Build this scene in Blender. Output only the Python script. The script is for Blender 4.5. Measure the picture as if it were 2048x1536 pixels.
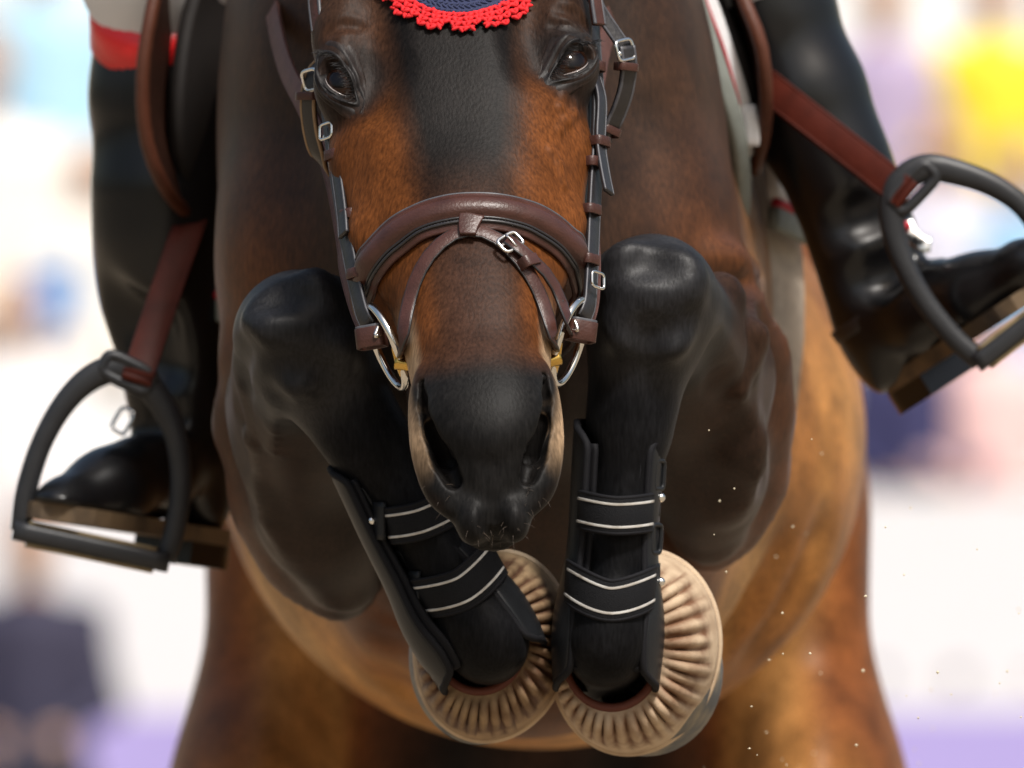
import bpy, bmesh, math, random
import numpy as np
from mathutils import Vector, Matrix

random.seed(7)
rng = np.random.default_rng(7)
for _o in list(bpy.data.objects):
    bpy.data.objects.remove(_o, do_unlink=True)
sc = bpy.context.scene
COL = sc.collection

# ------------------------------------------------------------------ camera, sky, sun, exposure
CAM_D = 12.0            # metres from the lens to the plane of the horse's face
CAM_Z = 1.45            # height of the lens
PPM = 2400.0            # photograph pixels per metre on that plane
cam_d = bpy.data.cameras.new("camera")
cam = bpy.data.objects.new("camera", cam_d)
COL.objects.link(cam)
cam.location = (0.0, -CAM_D, CAM_Z)
cam.rotation_euler = (math.radians(90), 0, 0)
cam_d.sensor_width = 36.0
cam_d.lens = 36.0 * CAM_D / (2048.0 / PPM)
cam_d.clip_start = 0.5
cam_d.clip_end = 400.0
cam_d.dof.use_dof = True
cam_d.dof.focus_distance = CAM_D - 0.0
cam_d.dof.aperture_fstop = 7.0
sc.camera = cam

world = bpy.data.worlds.new("World")
sc.world = world
world.use_nodes = True
_nt = world.node_tree
_nt.nodes.clear()
_out = _nt.nodes.new("ShaderNodeOutputWorld")
_bg = _nt.nodes.new("ShaderNodeBackground")
_sky = _nt.nodes.new("ShaderNodeTexSky")
_sky.sky_type = 'NISHITA'
_sky.sun_disc = False
_sky.air_density = 1.6
_sky.dust_density = 6.0
_sky.ozone_density = 1.0
_bg.inputs[1].default_value = 0.085
_nt.links.new(_sky.outputs[0], _bg.inputs[0])
_nt.links.new(_bg.outputs[0], _out.inputs[0])

sun_d = bpy.data.lights.new("sun", 'SUN')
sun_d.energy = 3.0
sun_d.angle = math.radians(9)
sun_d.color = (1.0, 0.975, 0.94)
sun = bpy.data.objects.new("sun", sun_d)
COL.objects.link(sun)
# direction towards the sun: to the right of the lens and above, a little in front of the horse
SUN_DIR = Vector((0.26, -0.48, 0.84)).normalized()
sun.rotation_euler = SUN_DIR.to_track_quat('Z', 'Y').to_euler()
sun.location = (3, -4, 9)
_sky.sun_elevation = math.asin(SUN_DIR.z)
_sky.sun_rotation = math.atan2(SUN_DIR.x, SUN_DIR.y)

sc.view_settings.view_transform = 'Standard'
sc.view_settings.look = 'None'
sc.view_settings.gamma = 1.0
sc.view_settings.use_curve_mapping = False
sc.view_settings.exposure = 0.45
sc.cycles.max_bounces = 6
sc.cycles.use_denoising = True

# ------------------------------------------------------------------ small helpers
def S(y):
    """metres per photograph pixel at depth y"""
    return (CAM_D + y) / CAM_D / PPM

def W(px, py, y):
    """a point of the place seen at (px, py) of the photograph and standing at depth y"""
    s = S(y)
    return np.array([(px - 1024) * s, y, CAM_Z + (768 - py) * s])

def WV(px, py, y):
    return Vector(W(px, py, y))

def nrm(v):
    v = np.asarray(v, float)
    return v / max(np.linalg.norm(v), 1e-12)

def tag(o, label=None, cat=None, group=None, kind=None):
    if label: o["label"] = label
    if cat: o["category"] = cat
    if group: o["group"] = group
    if kind: o["kind"] = kind
    return o

def empty(name, loc=(0, 0, 0)):
    o = bpy.data.objects.new(name, None)
    o.empty_display_size = 0.05
    o.location = loc
    COL.objects.link(o)
    return o

def mesh_obj(name, verts, faces, mat=None, parent=None, smooth=True):
    me = bpy.data.meshes.new(name)
    me.from_pydata([tuple(v) for v in verts], [], [tuple(f) for f in faces])
    me.validate()
    if smooth:
        me.polygons.foreach_set("use_smooth", [True] * len(me.polygons))
    if mat: me.materials.append(mat)
    o = bpy.data.objects.new(name, me)
    COL.objects.link(o)
    if parent is not None:
        set_parent(o, parent)
    return o

def set_parent(o, p):
    o.parent = p
    m = Matrix.Translation(p.location)
    q = p.parent
    if q is not None:
        m = Matrix.Translation(q.location) @ m if False else m
    o.matrix_parent_inverse = Matrix.Translation(world_loc(p)).inverted()

def world_loc(p):
    # every parent here carries a plain translation only
    v = Vector(p.location)
    if p.parent is not None:
        v = v + world_loc(p.parent) + p.matrix_parent_inverse.translation
    return v

def catmull(pts, n):
    P = np.asarray(pts, float)
    if len(P) == 2:
        t = np.linspace(0, 1, n)[:, None]
        return P[0] * (1 - t) + P[1] * t
    Q = np.vstack([2 * P[0] - P[1], P, 2 * P[-1] - P[-2]])
    # roughly even spacing by chord length
    d = np.r_[0, np.cumsum(np.linalg.norm(np.diff(P[:, :3], axis=0), axis=1))]
    u = np.interp(np.linspace(0, d[-1], n), d, np.arange(len(P)))
    i = np.clip(u.astype(int), 0, len(P) - 2)
    f = (u - i)[:, None]
    p0, p1, p2, p3 = Q[i], Q[i + 1], Q[i + 2], Q[i + 3]
    return 0.5 * (2 * p1 + (p2 - p0) * f + (2 * p0 - 5 * p1 + 4 * p2 - p3) * f ** 2 + (3 * p1 - p0 - 3 * p2 + p3) * f ** 3)

def smoothstep(a, b, x):
    t = np.clip((x - a) / (b - a), 0, 1)
    return t * t * (3 - 2 * t)

# ------------------------------------------------------------------ materials
def new_mat(name):
    m = bpy.data.materials.new(name)
    m.use_nodes = True
    nt = m.node_tree
    b = nt.nodes["Principled BSDF"]
    return m, nt, b

def mat_basic(name, col, rough=0.5, metal=0.0, noise=0.0, nscale=80.0, bump=0.0, bscale=200.0, coat=0.0, coat_rough=0.1, spec=0.5, sheen=0.0, noise_col=None):
    m, nt, b = new_mat(name)
    b.inputs["Base Color"].default_value = (*col, 1)
    b.inputs["Roughness"].default_value = rough
    b.inputs["Metallic"].default_value = metal
    b.inputs["Specular IOR Level"].default_value = spec
    b.inputs["Coat Weight"].default_value = coat
    b.inputs["Coat Roughness"].default_value = coat_rough
    b.inputs["Sheen Weight"].default_value = sheen
    tc = nt.nodes.new("ShaderNodeTexCoord")
    if noise > 0:
        n = nt.nodes.new("ShaderNodeTexNoise")
        n.inputs["Scale"].default_value = nscale
        n.inputs["Detail"].default_value = 6
        nt.links.new(tc.outputs["Object"], n.inputs["Vector"])
        mx = nt.nodes.new("ShaderNodeMix"); mx.data_type = 'RGBA'
        c2 = noise_col if noise_col else tuple(c * 0.45 for c in col)
        mx.inputs[6].default_value = (*col, 1)
        mx.inputs[7].default_value = (*c2, 1)
        rp = nt.nodes.new("ShaderNodeMapRange")
        rp.inputs[1].default_value = 0.42; rp.inputs[2].default_value = 0.72
        rp.inputs[4].default_value = noise
        nt.links.new(n.outputs[0], rp.inputs[0])
        nt.links.new(rp.outputs[0], mx.inputs[0])
        nt.links.new(mx.outputs[2], b.inputs["Base Color"])
    if bump > 0:
        n = nt.nodes.new("ShaderNodeTexNoise")
        n.inputs["Scale"].default_value = bscale
        n.inputs["Detail"].default_value = 5
        nt.links.new(tc.outputs["Object"], n.inputs["Vector"])
        bp = nt.nodes.new("ShaderNodeBump")
        bp.inputs["Strength"].default_value = bump
        bp.inputs["Distance"].default_value = 0.002
        nt.links.new(n.outputs[0], bp.inputs["Height"])
        nt.links.new(bp.outputs[0], b.inputs["Normal"])
    return m

# ------------------------------------------------------------------ sweeps: straps, tubes
def frames(P, N):
    T = np.gradient(P, axis=0)
    T /= np.linalg.norm(T, axis=1)[:, None] + 1e-12
    N = N - (N * T).sum(1)[:, None] * T
    N /= np.linalg.norm(N, axis=1)[:, None] + 1e-12
    B = np.cross(T, N)
    return T, N, B

def sweep(P, N, prof, scale_w=None, scale_h=None, closed=False, caps=True):
    """profile points (w, h): w along the binormal, h along the normal"""
    P = np.asarray(P, float); N = np.asarray(N, float)
    if N.ndim == 1: N = np.tile(N, (len(P), 1))
    if closed:
        T = np.roll(P, -1, 0) - np.roll(P, 1, 0)
        T /= np.linalg.norm(T, axis=1)[:, None]
        N = N - (N * T).sum(1)[:, None] * T
        N /= np.linalg.norm(N, axis=1)[:, None] + 1e-12
        B = np.cross(T, N)
    else:
        T, N, B = frames(P, N)
    n, m = len(P), len(prof)
    sw = np.ones(n) if scale_w is None else np.asarray(scale_w)
    sh = np.ones(n) if scale_h is None else np.asarray(scale_h)
    V = []
    for i in range(n):
        for (w, h) in prof:
            V.append(P[i] + B[i] * w * sw[i] + N[i] * h * sh[i])
    F = []
    for i in range(n if closed else n - 1):
        j = (i + 1) % n
        for k in range(m):
            l = (k + 1) % m
            F.append((i * m + k, i * m + l, j * m + l, j * m + k))
    if caps and not closed:
        F.append(tuple(range(m - 1, -1, -1)))
        F.append(tuple((n - 1) * m + k for k in range(m)))
    return V, F

def prof_strap(w, h, r=None):
    r = min(w, h) * 0.28 if r is None else r
    a, b = w / 2, h / 2
    out = []
    for (sx, sy, a0) in ((1, 1, 0), (-1, 1, 90), (-1, -1, 180), (1, -1, 270)):
        for k in range(3):
            t = math.radians(a0 + 45 * k)
            out.append((sx * (a - r) + r * math.cos(t), sy * (b - r) + r * math.sin(t)))
    return out

def prof_round(r, n=10, r2=None):
    r2 = r if r2 is None else r2
    return [(r * math.cos(2 * math.pi * k / n), r2 * math.sin(2 * math.pi * k / n)) for k in range(n)]

def strap(name, pts, nor, w, h, mat, parent, n=40, closed=False, wfun=None):
    P = catmull(pts, n) if not closed else np.asarray(pts, float)
    N = np.asarray(nor, float)
    if N.ndim == 2 and len(N) != len(P):
        N = catmull(N, len(P))
    sw = None if wfun is None else [wfun(i / (len(P) - 1)) for i in range(len(P))]
    V, F = sweep(P, N, prof_strap(w, h), scale_w=sw, closed=closed)
    return mesh_obj(name, V, F, mat, parent)

def tube(name, pts, r, mat, parent, n=32, seg=10, closed=False, rfun=None, up=(0.13, 0.27, 0.95)):
    P = catmull(pts, n) if not closed else np.asarray(pts, float)
    s = None if rfun is None else [rfun(i / (len(P) - 1)) for i in range(len(P))]
    V, F = sweep(P, np.array(up, float), prof_round(r, seg), scale_w=s, scale_h=s, closed=closed)
    return mesh_obj(name, V, F, mat, parent)

def ball(name, c, r, mat, parent, seg=16, rings=10, R=None):
    """a small rounded stud or knob, r may be three radii"""
    r = np.array([r] * 3 if np.isscalar(r) else r, float)
    V = []; F = []
    for i in range(rings + 1):
        th = math.pi * i / rings
        for k in range(seg):
            ph = 2 * math.pi * k / seg
            v = np.array([math.sin(th) * math.cos(ph), math.sin(th) * math.sin(ph), math.cos(th)]) * r
            if R is not None: v = R @ v
            V.append(np.asarray(c) + v)
    for i in range(rings):
        for k in range(seg):
            l = (k + 1) % seg
            F.append((i * seg + k, (i + 1) * seg + k, (i + 1) * seg + l, i * seg + l))
    return mesh_obj(name, V, F, mat, parent)

def grid_sheet(name, P, mat, parent, thick=0.0, closed_u=False):
    """P[i,j,3] a grid of points; thick > 0 makes a closed sheet of that thickness"""
    P = np.asarray(P, float)
    nu, nv = P.shape[:2]
    if thick <= 0:
        V = P.reshape(-1, 3)
        F = [(i * nv + j, i * nv + j + 1, ((i + 1) % nu) * nv + j + 1, ((i + 1) % nu) * nv + j) for i in range(nu if closed_u else nu - 1) for j in range(nv - 1)]
        return mesh_obj(name, V, F, mat, parent)
    if closed_u:
        du = np.roll(P, -1, 0) - np.roll(P, 1, 0)
    else:
        du = np.gradient(P, axis=0)
    dv = np.gradient(P, axis=1)
    N = np.cross(du, dv)
    N /= np.linalg.norm(N, axis=2)[..., None] + 1e-12
    A = P + N * thick / 2; B = P - N * thick / 2
    V = np.vstack([A.reshape(-1, 3), B.reshape(-1, 3)])
    o = nu * nv
    F = []
    for i in range(nu if closed_u else nu - 1):
        i2 = (i + 1) % nu
        for j in range(nv - 1):
            a, b, c, d = i * nv + j, i * nv + j + 1, i2 * nv + j + 1, i2 * nv + j
            F.append((a, d, c, b)); F.append((o + a, o + b, o + c, o + d))
        F.append((i * nv, o + i * nv, o + i2 * nv, i2 * nv)); e = nv - 1
        F.append((i * nv + e, i2 * nv + e, o + i2 * nv + e, o + i * nv + e))
    if not closed_u:
        for j in range(nv - 1):
            F.append((j, j + 1, o + j + 1, o + j))
            k = (nu - 1) * nv
            F.append((k + j, o + k + j, o + k + j + 1, k + j + 1))
    return mesh_obj(name, V, F, mat, parent)

# ------------------------------------------------------------------ the horse: one continuous surface grown from rounded volumes
def smin(a, b, k):
    h = np.maximum(k - np.abs(a - b), 0) / k
    return np.minimum(a, b) - h * h * k * 0.25

def smax(a, b, k):
    return -smin(-a, -b, k)

OPS = []
def _add(f, k, c, R, kind='add', name=''):
    OPS.append(dict(f=f, k=k, c=np.asarray(c, float), R=R, kind=kind, name=name))

def basis(z=None, x=None):
    z = nrm((0, 0, 1) if z is None else z)
    x = np.array((1.0, 0, 0) if x is None else x, float)
    x = nrm(x - z * np.dot(x, z))
    y = np.cross(z, x)
    return np.stack([x, y, z], axis=1)

def f_ell(c, r, z=None, x=None):
    c = np.asarray(c, float); r = np.asarray(r, float); M = basis(z, x)
    def f(P):
        q = ((P - c) @ M) / r
        k0 = np.sqrt((q * q).sum(1)) + 1e-9
        k1 = np.sqrt(((q / r) ** 2).sum(1)) + 1e-9
        return k0 * (k0 - 1) / k1
    return f

def ell(c, r, k=0.04, z=None, x=None, kind='add', name=''):
    _add(f_ell(c, r, z, x), k, c, max(r), kind, name)

def f_cone(a, b, r1, r2, fl=None, fs=1.0):
    a = np.asarray(a, float); b = np.asarray(b, float); ba = b - a; L2 = ba @ ba
    fl = None if fl is None else nrm(fl)
    def f(P):
        pa = P - a
        h = np.clip(pa @ ba / L2, 0, 1)
        v = pa - h[:, None] * ba
        r = r1 + (r2 - r1) * h
        if fl is None:
            return np.sqrt((v * v).sum(1)) - r
        c = v @ fl
        l2 = (v * v).sum(1) - c * c
        d = np.sqrt(np.maximum(l2, 0) + (c / fs) ** 2)
        return (d - r) * min(1.0, fs)
    return f

def cone(a, b, r1, r2, k=0.04, fl=None, fs=1.0, kind='add', name=''):
    a = np.asarray(a, float); b = np.asarray(b, float)
    _add(f_cone(a, b, r1, r2, fl, fs), k, (a + b) / 2, np.linalg.norm(b - a) / 2 + max(r1, r2) * max(1, fs), kind, name)

def chain(pts, rs, k=0.03, kind='add', fl=None, fs=1.0):
    for i in range(len(pts) - 1):
        cone(pts[i], pts[i + 1], rs[i], rs[i + 1], k, fl, fs, kind)

def groove(pts, r=0.006, k=0.02):
    chain(pts, [r] * len(pts), k, 'sub')

def sdf(P, ops=None):
    d = np.full(len(P), 10.0)
    for o in (OPS if ops is None else ops):
        v = o['f'](P)
        if o['kind'] == 'add':
            d = smin(d, v, o['k'])
        else:
            d = smax(d, -v, o['k'])
    return d

def raycasts(pix):
    """first hits of the sight lines through photograph pixels with the horse, and the skin's normals there"""
    o = np.array([0, -CAM_D, CAM_Z])
    D = np.array([nrm(W(px, py, 0) - o) for (px, py) in pix])
    s = np.full(len(D), CAM_D - .35)
    act = np.ones(len(D), bool)
    for _ in range(160):
        v = sdf(o + D[act] * s[act][:, None])
        ia = np.flatnonzero(act)
        go = v >= .0004
        s[ia[go]] += np.maximum(v[go] * .7, .0004)
        act[ia[~go]] = False
        act &= s < CAM_D + 2.5
        if not act.any(): break
    P = o + D * s[:, None]
    e = .001
    E = np.eye(3) * e
    Q = np.concatenate([P + d for d in E] + [P - d for d in E])
    v = sdf(Q).reshape(6, -1)
    G = np.stack([v[0] - v[3], v[1] - v[4], v[2] - v[5]], 1)
    G /= np.linalg.norm(G, axis=1)[:, None] + 1e-12
    return P, G

def raycast(px, py):
    P, G = raycasts([(px, py)])
    return P[0], G[0]

def groove_px(pts, r=.006, depth=.003, k=.02):
    """a furrow pressed into the skin along points seen at these pixels"""
    P, G = raycasts(pts)
    chain(list(P + G * (r - depth)), [r] * len(P), k, 'sub')

def fold_px(pts, r=.004, height=.002, k=.012):
    P, G = raycasts(pts)
    chain(list(P - G * (r - height)), [r] * len(P), k)

# ---- head frame: a to the right of the photograph, t down the face, n out of the face
T0 = W(907, 60, 0.10)
T1 = W(975, 850, -0.14)
HU = nrm(T1 - T0)
HA = np.array([1.0, 0, 0]); HA = nrm(HA - HU * (HA @ HU))
HN = np.cross(HU, HA)
if HN[1] > 0: HN = -HN
def H(a, t, n):
    return T0 + HA * a + HU * t + HN * n
def HL(P):
    q = P - T0
    return q @ HA, q @ HU, q @ HN

_ht = [-.26, -.20, -.12, -.05, .00, .05, .10, .15, .20, .25, .30, .35, .395, .425, .450, .468, .482]
_hw = [.050, .066, .080, .090, .096, .101, .097, .090, .080, .069, .0605, .0565, .0545, .0480, .039, .029, .017]
_hf = [.045, .050, .055, .060, .062, .064, .066, .066, .062, .056, .050, .046, .046, .042, .036, .028, .016]
_hb = [.050, .090, .140, .185, .200, .195, .170, .135, .105, .080, .062, .055, .052, .048, .040, .030, .016]
_hn = [-.05, -.02, .000, .006, .008, .006, .003, .001, .000, -.001, -.001, .000, .002, -.004, -.014, -.030, -.044]
_hp = [2.0, 2.1, 2.2, 2.4, 2.5, 2.5, 2.5, 2.5, 2.4, 2.3, 2.3, 2.3, 2.3, 2.2, 2.1, 2.0, 2.0]
def _dense(v):
    tt = np.linspace(_ht[0], _ht[-1], 400)
    out = np.interp(tt, _ht, v)
    kk = np.ones(17) / 17
    for _ in range(2):
        out = np.convolve(np.pad(out, 8, mode='edge'), kk, 'valid')
    return tt, out
_D = {n: _dense(v) for n, v in dict(w=_hw, f=_hf, b=_hb, n=_hn, p=_hp).items()}
def hv(n, t):
    return np.interp(t, _D[n][0], _D[n][1])

def f_head(P):
    a, t, n = HL(P)
    tc = np.clip(t, _ht[0], _ht[-1])
    w, hf, hb, nn, p = (hv(k, tc) for k in 'wfbnp')
    m = n - (nn - hf)
    hh = np.where(m > 0, hf, hb)
    # below the cheek bones the jaw is narrower than the face
    wj = np.where(m > 0, w, w * (1 - 0.22 * np.clip(-m / hb, 0, 1)))
    q = (np.abs(a) / wj) ** p + (np.abs(m) / hh) ** p
    d = (q ** (1 / p) - 1) * np.minimum(wj, hh)
    dt = t - tc
    return np.where(dt == 0, d, np.sqrt(np.maximum(d, 0) ** 2 + dt * dt))
def f_bonnet_src(P):
    return f_head(P)

_add(f_head, 0.03, H(0, .12, -.08), .48)

EYE = {}
for sgn in (-1, 1):
    ell(H(sgn * .076, -.010, -.036), (.036, .032, .042), .034, z=HU, x=HA)                      # orbit
    ell(H(sgn * .084, -.052, -.034), (.024, .022, .036), .03, z=nrm(HU + sgn * HA * .35), x=HA)   # brow ridge
    chain([H(sgn * .088, .03, -.060), H(sgn * .089, .09, -.062), H(sgn * .080, .17, -.058), H(sgn * .066, .22, -.05)], [.012, .010, .008, .004], .03)   # facial crest
    # cheek muscle further back
    ell(H(sgn * .060, .06, -.165), (.030, .085, .13), .04, z=HU, x=HA)
# nasal ridge, slight bumps of the nose bone
ell(H(0, .27, -.012), (.036, .016, .10), .03, z=HU, x=HA)
ell(H(0, .385, -.010), (.040, .015, .040), .03, z=HU, x=HA)           # grey cap over the nostrils
# nostrils: wings, rims, holes
for sgn in (-1, 1):
    _wp = catmull([H(sgn * .046, .345, -.018), H(sgn * .0488, .378, -.027), H(sgn * .0482, .412, -.035), H(sgn * .0425, .440, -.041), H(sgn * .032, .462, -.042)], 12)
    chain(list(_wp), list(np.interp(np.linspace(0, 1, 12), [0, .5, 1], [.0045, .0066, .0060])), .018)   # outer wing
    # the hole: a comma that opens sideways, wide in the middle
    chain([H(sgn * .0485, .358, -.012), H(sgn * .0460, .378, -.014), H(sgn * .0415, .402, -.018), H(sgn * .0355, .426, -.022), H(sgn * .0300, .444, -.028)], [.0034, .0070, .0096, .0104, .0074], .006, 'sub')
    chain([H(sgn * .042, .392, -.026), H(sgn * .033, .414, -.040)], [.0080, .012], .008, 'sub')
    chain([H(sgn * .0405, .362, -.008), H(sgn * .0375, .382, -.010), H(sgn * .0330, .402, -.013), H(sgn * .0270, .424, -.018)], [.0030, .0042, .0046, .0034], .010)      # inner wing
    # upper lip lobes
    ell(H(sgn * .0165, .474, -.046), (.0140, .018, .020), .009, z=HU, x=HA)
groove([H(0, .450, -.004), H(0, .472, -.016), H(0, .488, -.030), H(0, .498, -.050)], .0060, .012)
# lower lip and chin behind
ell(H(0, .425, -.095), (.026, .018, .032), .02, z=HU, x=HA)

# eyelids and sockets
for sgn, (ex, ey) in ((-1, (676, 162)), (1, (1150, 124))):
    e, en = raycast(ex, ey)
    out = nrm((sgn * .44, -.83, .34))           # the way the eye looks
    lng = nrm((-sgn * (.60 if sgn < 0 else .72), 0, -.72 if sgn < 0 else -.60)); lng = nrm(lng - out * (lng @ out))   # along the slit, down and inwards
    up = np.cross(out, lng)
    if up[2] < 0: up = -up
    c = e - out * .0155
    ell(c, (.0245, .0245, .0275), .018, z=lng, x=up)                    # lids over the ball
    ell(c + out * .026, (.0120, .018, .0205), .004, z=lng, x=up, kind='sub')     # the slit
    EYE[sgn] = (c, out, lng, up)
groove_px([(742, 20), (748, 80), (752, 140), (748, 200)], .010, .004, .03)
groove_px([(1062, 0), (1062, 60), (1072, 120)], .010, .004, .03)
# creases over the eyes, veins on the cheeks
for pts in ([(660, 62), (690, 48), (715, 52)], [(1120, 20), (1150, 28), (1172, 52)], [(1110, 48), (1145, 55), (1175, 82)]):
    groove_px(pts, .003, .0014, .008)
for pts in ([(1130, 190), (1122, 215), (1132, 235), (1120, 260)], [(1147, 205), (1150, 225), (1140, 245)],
            [(1104, 300), (1120, 330), (1128, 370)]):
    fold_px(pts, .0026, .0006, .006)

# ears (above the frame, under the bonnet)
for sgn in (-1, 1):
    cone(H(sgn * .05, -.20, -.05), H(sgn * .085, -.36, -.07), .030, .006, .03, fl=HN, fs=.6)

# ---- neck
cone(H(0, -.17, -.10), W(915, -330, .45), .085, .115, .08, fl=(1, 0, 0), fs=.72)
cone(W(915, -330, .45), W(925, 40, .72), .13, .225, .08, fl=(1, 0, 0), fs=.70)
cone(H(0, -.02, -.20), W(930, 250, .58), .075, .15, .08, fl=(1, 0, 0), fs=.9)

# ---- chest and shoulders
ell(W(945, 420, .80), (.205, .30, .30), .06)
ell(W(960, 760, .85), (.190, .26, .24), .06)
for sgn, cx in ((-1, 625), (1, 1285)):
    ell(W(cx - sgn * (10 if sgn < 0 else 40), 200, .70), (.085, .18, .27), .06, z=nrm((sgn * (.02 if sgn < 0 else .16), -.15, -1)))          # shoulder slab
    ell(W(cx - sgn * 10, 560, .60), (.085, .12, .13), .05)                            # point of shoulder
    ell(W(cx - sgn * 175, 560, .52), (.070, .09, .15), .05)                           # breast muscle
groove_px([(958, 1120), (962, 1150)], .012, .005, .06)
# ---- barrel and belly
ell(W(1060, 600, 1.15), (.225, .62, .33), .08, z=nrm((0, -.28, 1)))
ell(W(1082, 870, 1.46), (.304, .50, .262), .08, z=nrm((0, -.30, 1)))
ell(W(1060, 1010, 1.10), (.17, .40, .17), .08, z=nrm((0, -.30, 1)))
# ---- hindquarters (mostly hidden behind the barrel), hind legs pushing off the ground
for sgn, (hx, sx, kx) in ((-1, (560, 525, 500)), (1, (1590, 1628, 1650))):
    ell(W(hx + (-sgn) * 150, 900, 2.05), (.14, .34, .28), .08, z=nrm((0, -.5, 1)))
    cone(W(hx, 1080, 1.90), W(sx, 1640, 1.80), .105, .115, .06, fl=(1, 0, 0), fs=.60)
    ell(W(sx, 1660, 1.74), (.062, .12, .12), .05)
    hock = W(kx, 0, 2.32); hock[2] = .60
    fet = W(kx - sgn * 10, 0, 2.28); fet[2] = .20
    toe = W(kx - sgn * 10, 0, 2.18); toe[2] = .062
    cone(W(sx, 1660, 1.86), hock, .115, .052, .08, fl=(1, 0, 0), fs=.72)
    ell(hock + np.array([0, .025, .03]), (.038, .060, .060), .04)
    cone(hock, fet, .040, .034, .03, fl=(1, 0, 0), fs=.85)
    ell(fet, (.036, .045, .04), .03)
    cone(fet, toe, .033, .040, .03)
# groin between the thighs
ell(W(1075, 1420, 2.0), (.25, .28, .28), .08)
# tail dock
cone(W(1075, 620, 2.42), W(1075, 800, 2.62), .05, .035, .05)

# ---- forelegs folded for the jump
FORE = {}
for sgn in (-1, 1):
    if sgn < 0:
        knee, elb, fetl = W(598, 672, .235), W(640, 1060, .66), W(962, 1262, .20)
        knf = W(600, 660, .20)
        wob = W(470, 800, .52)
    else:
        knee, elb, fetl = W(1305, 600, .235), W(1425, 950, .66), W(1216, 1268, .20)
        knf = W(1304, 590, .20)
        wob = W(1530, 760, .52)
    FORE[sgn] = (knee, elb, fetl)
    dz = nrm(fetl - knee)
    # forearm: thick at the elbow, narrowing to the knee
    cone(elb, knee, .060, .046, .04)
    if sgn < 0:
        cone(W(580, 800, .50), knee, .056, .044, .04)
        chain([W(508, 730, .58), W(512, 850, .62), W(562, 990, .64), W(636, 1105, .64), W(684, 1180, .64)], [.028, .031, .036, .033, .026], .035)
        chain([W(600, 900, .50), W(650, 1040, .54), W(690, 1150, .58)], [.045, .048, .034], .03)
        chain([W(520, 740, .45), W(536, 850, .46), W(548, 950, .48), W(590, 1060, .52)], [.020, .021, .022, .016], .010)
        chain([W(560, 800, .40), W(590, 900, .44), W(640, 1010, .50)], [.018, .024, .022], .012)
    else:
        cone(W(1420, 740, .50), knee, .056, .044, .04)
        chain([W(1478, 600, .56), W(1510, 720, .60), W(1512, 830, .62), W(1482, 950, .64), W(1432, 1050, .64), W(1412, 1085, .64)], [.022, .025, .026, .028, .027, .021], .035)
        chain([W(1390, 850, .50), W(1410, 960, .54), W(1415, 1060, .58)], [.045, .046, .032], .03)
        chain([W(1442, 590, .36), W(1466, 680, .40), W(1462, 770, .43)], [.020, .030, .018], .012)
        chain([W(1464, 815, .44), W(1472, 890, .46), W(1450, 990, .50)], [.017, .024, .026], .018)
    # knee: wide flat-fronted box with rounded corners
    ex = nrm(np.array([1.0, 0, 0]) - dz * dz[0])
    ell(knf, (.044, .046, .046), .022, z=-dz)
    for q in (-1, 1):
        ell(knf + ex * q * .023 - dz * .014 + np.array([0, -.018, 0]), (.023, .027, .029), .012)
        ell(knf + ex * q * .018 + dz * .030 + np.array([0, -.016, 0]), (.021, .025, .024), .012)
    # cannon, tendon, fetlock
    off = np.array([-.006, 0, 0]) if sgn > 0 else np.array([.004, 0, 0])
    p1 = knee + dz * .050 + off
    cone(knee + dz * .01, knee + dz * .105 + off, .044, .031, .03)
    cone(p1, fetl - dz * .03, .0315, .0265, .03, fl=(0, 1, 0), fs=1.15)
    cone(p1 + np.array([0, .038, 0]), fetl + np.array([0, .03, 0]) - dz * .03, .021, .018, .02)
    ell(fetl, (.0345, .042, .040), .025, z=-dz)
    ell(fetl + np.array([0, .03, .002]), (.026, .026, .03), .02)
    # pastern folded back under
    past = fetl + dz * .028 + np.array([.006 * sgn, .095, 0])
    cone(fetl + dz * .012, past, .030, .034, .02)
# tendons and hollows seen on the knees and forearms
for pts in ([(515, 610), (560, 592), (625, 600)], [(520, 720), (580, 742), (650, 735)], [(1225, 545), (1290, 525), (1350, 540)], [(1240, 655), (1310, 672), (1375, 655)]):
    groove_px(pts, .008, .0018, .02)
for pts in ([(1500, 560), (1518, 640), (1512, 740)], [(1424, 700), (1440, 770), (1462, 812)], [(490, 690), (478, 760), (486, 850)]):
    groove_px(pts, .006, .0022, .025)
for pts in ([(1440, 520), (1480, 530), (1520, 560)], [(1425, 505), (1470, 512), (1510, 535)]):
    fold_px(pts, .006, .0012, .02)
for pts in ([(1470, 785), (1500, 835), (1518, 880), (1512, 945), (1490, 1010)], [(489, 777), (505, 880), (516, 960), (535, 1045), (573, 1104)], [(1500, 600), (1512, 660), (1500, 730), (1482, 790)], [(545, 800), (552, 850), (548, 900)]):
    fold_px(pts, .0055, .0022, .014)
# ribs and folds on the belly
for pts in ([(812, 1290), (800, 1340), (805, 1400)], [(1560, 1130), (1500, 1230), (1440, 1300)], [(1640, 1100), (1600, 1200), (1530, 1290)], ):
    groove_px(pts, .012, .0045, .05)

def relevant(lo, hi, OPS=None):
    OPS = globals()['OPS'] if OPS is None else OPS
    c = (np.asarray(lo) + np.asarray(hi)) / 2
    R = np.linalg.norm(np.asarray(hi) - np.asarray(lo)) / 2
    out = []
    for o in OPS:
        if np.linalg.norm(o['c'] - c) < o['R'] + R + o['k'] + .05:
            out.append(o)
    return out

def axis_points(segs):
    out = [segs[0][0]]
    for (a, b, h) in segs:
        n = max(1, int(round((b - a) / h)))
        out += list(a + (b - a) * (np.arange(n) + 1) / n)
    return np.array(out)

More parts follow.
